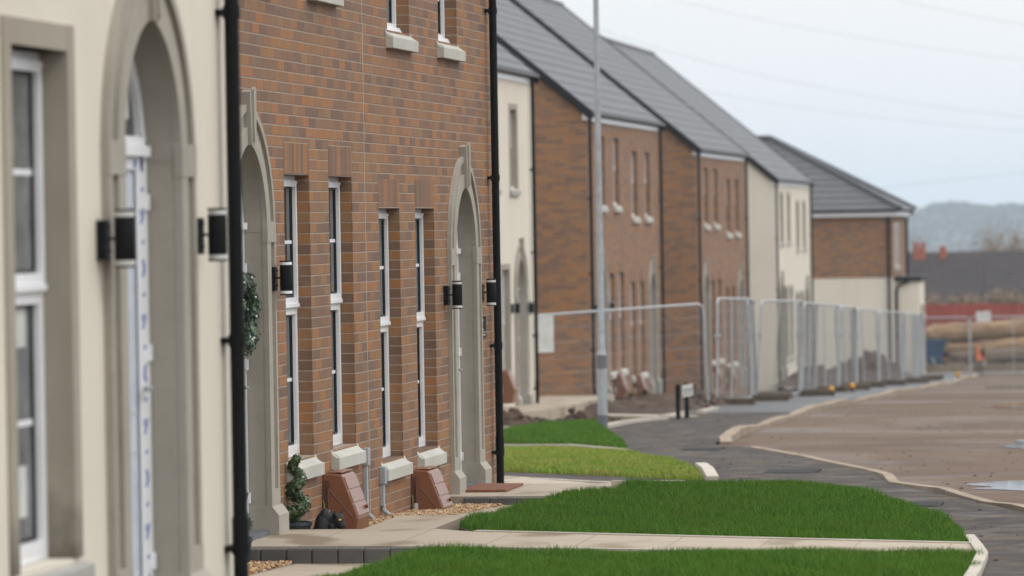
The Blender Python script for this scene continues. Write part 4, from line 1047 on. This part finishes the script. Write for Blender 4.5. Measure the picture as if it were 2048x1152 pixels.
def scatter(name, poly, zf, n, s0, s1, mat, label, seed):
    g = np.random.default_rng(seed); P = np.array(poly); x0, y0 = P.min(0); x1, y1 = P.max(0)
    T = np.array([(1, 0, 0), (-1, 0, 0), (0, 1, 0), (0, -1, 0), (0, 0, 1), (0, 0, -1)], float)
    F = np.array([(0, 2, 4), (2, 1, 4), (1, 3, 4), (3, 0, 4), (2, 0, 5), (1, 2, 5), (3, 1, 5), (0, 3, 5)]); V = []; FF = []; k = 0
    x = g.uniform(x0, x1, n*4); y = g.uniform(y0, y1, n*4); m_ = inside(poly, x, y)
    for a, b in zip(x[m_][:n], y[m_][:n]):
        s = s0+(s1-s0)*g.uniform()**3
        V.append(T*np.array([s*1.3, s, s*.7])*g.uniform(.7, 1.3, (6, 1))+np.array([a, b, zf(b)+s*.25])); FF.append(F+6*k); k += 1
    o = np_mesh(name, np.concatenate(V), np.concatenate(FF), [mat]); tag(o, label, 'grit', None, 'stuff')
scatter('grit', [(3, 24), (-.9, 33), (-1.6, 36.2), (-3.0, 42.8), (-3.7, 47.5), (-5.8, 56.2), (-6.6, 64), (-6.9, 84), (-5, 84), (0, 50), (6, 30)], lambda y: G(y)-.07, 700, .005, .018, 'grit', 'dark grit and mud clods scattered over the brown road', 41)
scatter('grit', foot_poly, G, 700, .004, .016, 'grit', 'small stones and mud crumbs on the dark near pavement', 42)
def cover(x, y, w, d, label):
    t = thing('utility_cover', label, 'cover', (x, y, G(y)))
    m = MB(); m.box(-w/2, w/2, -d/2, d/2, -.05, .012); m.build('frame', 'iron', t)
    m = MB(); m.box(-w/2+.04, w/2-.04, -d/2+.04, d/2-.04, .0, .016); m.build('lid', 'iron', t)
cover(-4.55, 46.2, .55, .8, 'dark utility cover in the pavement right of the yellow lawn tip')
cover(-2.6, 36.6, .45, .6, 'dark utility cover in the pavement beside the large lawn')
cover(-6.55, 55.2, .5, .7, 'dark utility cover before the tip of the far muddy kerb')

# haze
m = MB(); m.box(-2400, 2400, -55, 4200, -46, 36); hz = m.build('haze', 'white'); hz.data.materials.clear()
hm = bpy.data.materials.new('haze'); hm.use_nodes = True; nt = hm.node_tree; nt.nodes.clear()
o = nt.nodes.new('ShaderNodeOutputMaterial'); v = nt.nodes.new('ShaderNodeVolumePrincipled'); v.inputs['Color'].default_value = (.80, .905, 1, 1); v.inputs['Density'].default_value = .00028
nt.links.new(v.outputs[0], o.inputs['Volume']); hz.data.materials.append(hm); hz['kind'] = 'stuff'
hz.display_type = 'WIRE'

# ---------------------------------------------------------------- sky, sun, camera
SUN_EL, SUN_AZ = R(48), R(108)
w = bpy.data.worlds.new('World'); S.world = w; w.use_nodes = True; nt = w.node_tree; nt.nodes.clear()
N = lambda t: nt.nodes.new(t)
out = N('ShaderNodeOutputWorld'); sky = N('ShaderNodeTexSky'); sky.sky_type = 'NISHITA'; sky.sun_disc = False; sky.sun_elevation = SUN_EL; sky.sun_rotation = SUN_AZ
sky.air_density = 1; sky.dust_density = 4
b1 = N('ShaderNodeBackground'); b1.inputs[1].default_value = .08; nt.links.new(sky.outputs[0], b1.inputs[0])
tc = N('ShaderNodeTexCoord'); sx = N('ShaderNodeSeparateXYZ'); nt.links.new(tc.outputs['Generated'], sx.inputs[0])
mr = N('ShaderNodeMapRange'); mr.inputs['From Min'].default_value = 0; mr.inputs['From Max'].default_value = 1; mr.inputs['To Min'].default_value = 0; mr.inputs['To Max'].default_value = 1
nt.links.new(sx.outputs[2], mr.inputs[0])
cr = N('ShaderNodeValToRGB'); e = cr.color_ramp.elements
e[0].position = 0; e[0].color = (.90, .96, 1.01, 1); e[1].position = 1; e[1].color = (2.25, 2.3, 2.35, 1)
for p, c in ((.02, (.96, 1.0, 1.04, 1)), (.055, (1.03, 1.045, 1.06, 1)), (.16, (1.12, 1.15, 1.2, 1)), (.5, (1.75, 1.79, 1.84, 1))):
    k = cr.color_ramp.elements.new(p); k.color = c
nt.links.new(mr.outputs[0], cr.inputs[0])
nz = N('ShaderNodeTexNoise'); nz.inputs['Scale'].default_value = 5; nz.inputs['Detail'].default_value = 4; nt.links.new(tc.outputs['Generated'], nz.inputs['Vector'])
mx = N('ShaderNodeMix'); mx.data_type = 'RGBA'; mx.blend_type = 'MULTIPLY'; mx.inputs[0].default_value = .35
cr2 = N('ShaderNodeValToRGB'); cr2.color_ramp.elements[0].position = .35; cr2.color_ramp.elements[0].color = (.88, .95, 1, 1); cr2.color_ramp.elements[1].position = .65; cr2.color_ramp.elements[1].color = (1.05, 1.02, 1.0, 1)
nt.links.new(nz.outputs[0], cr2.inputs[0]); nt.links.new(cr.outputs[0], mx.inputs[6]); nt.links.new(cr2.outputs[0], mx.inputs[7])
# the cloud is brighter towards the hidden sun than behind the camera
dp = N('ShaderNodeVectorMath'); dp.operation = 'DOT_PRODUCT'; nt.links.new(tc.outputs['Generated'], dp.inputs[0]); dp.inputs[1].default_value = (math.sin(SUN_AZ), math.cos(SUN_AZ), 0)
ma = N('ShaderNodeMath'); ma.operation = 'MULTIPLY_ADD'; nt.links.new(dp.outputs['Value'], ma.inputs[0]); ma.inputs[1].default_value = .08; ma.inputs[2].default_value = 1.02
sc_ = N('ShaderNodeVectorMath'); sc_.operation = 'SCALE'; nt.links.new(mx.outputs[2], sc_.inputs[0]); nt.links.new(ma.outputs[0], sc_.inputs['Scale'])
b2 = N('ShaderNodeBackground'); b2.inputs[1].default_value = 1.0; nt.links.new(sc_.outputs[0], b2.inputs[0])
ms = N('ShaderNodeMixShader'); ms.inputs[0].default_value = .92; nt.links.new(b1.outputs[0], ms.inputs[1]); nt.links.new(b2.outputs[0], ms.inputs[2])
nt.links.new(ms.outputs[0], out.inputs[0])
sl = bpy.data.lights.new('sun', 'SUN'); sl.energy = .75; sl.angle = R(16); sl.color = (1, .96, .90)
so = bpy.data.objects.new('sun', sl); C.objects.link(so)
# towards the sun: azimuth measured from +Y (north) clockwise
sd = Vector((math.sin(SUN_AZ)*math.cos(SUN_EL), math.cos(SUN_AZ)*math.cos(SUN_EL), math.sin(SUN_EL)))
so.rotation_euler = sd.to_track_quat('Z', 'Y').to_euler(); so.location = (10, 0, 20)

cd = bpy.data.cameras.new('camera'); cam = bpy.data.objects.new('camera', cd); C.objects.link(cam); S.camera = cam
th, p, r = R(9.182), .01463, .0166
fw = Vector((-math.sin(th)*math.cos(p), math.cos(th)*math.cos(p), -math.sin(p)))
rt0 = Vector((math.cos(th), math.sin(th), 0)); up0 = rt0.cross(fw)
rt = rt0*math.cos(r)-up0*math.sin(r); up = rt0*math.sin(r)+up0*math.cos(r)
cam.matrix_world = Matrix(((rt.x, up.x, -fw.x, 0), (rt.y, up.y, -fw.y, 0), (rt.z, up.z, -fw.z, 0), (0, 0, 0, 1)))
cd.sensor_width = 36; cd.lens = 8900/2048*36; cd.clip_start = .5; cd.clip_end = 6000
cd.dof.use_dof = True; cd.dof.focus_distance = 33.2; cd.dof.aperture_fstop = 3.0; cd.dof.aperture_blades = 9

S.view_settings.view_transform = 'Standard'; S.view_settings.look = 'None'; S.view_settings.exposure = 0; S.view_settings.gamma = 1
S.render.engine = 'CYCLES'; S.cycles.use_denoising = True
try: S.cycles.denoiser = 'OPENIMAGEDENOISE'
except Exception: pass
S.cycles.max_bounces = 6; S.cycles.diffuse_bounces = 3; S.cycles.glossy_bounces = 3; S.cycles.volume_bounces = 0; S.cycles.transmission_bounces = 2
S.cycles.sample_clamp_indirect = 6
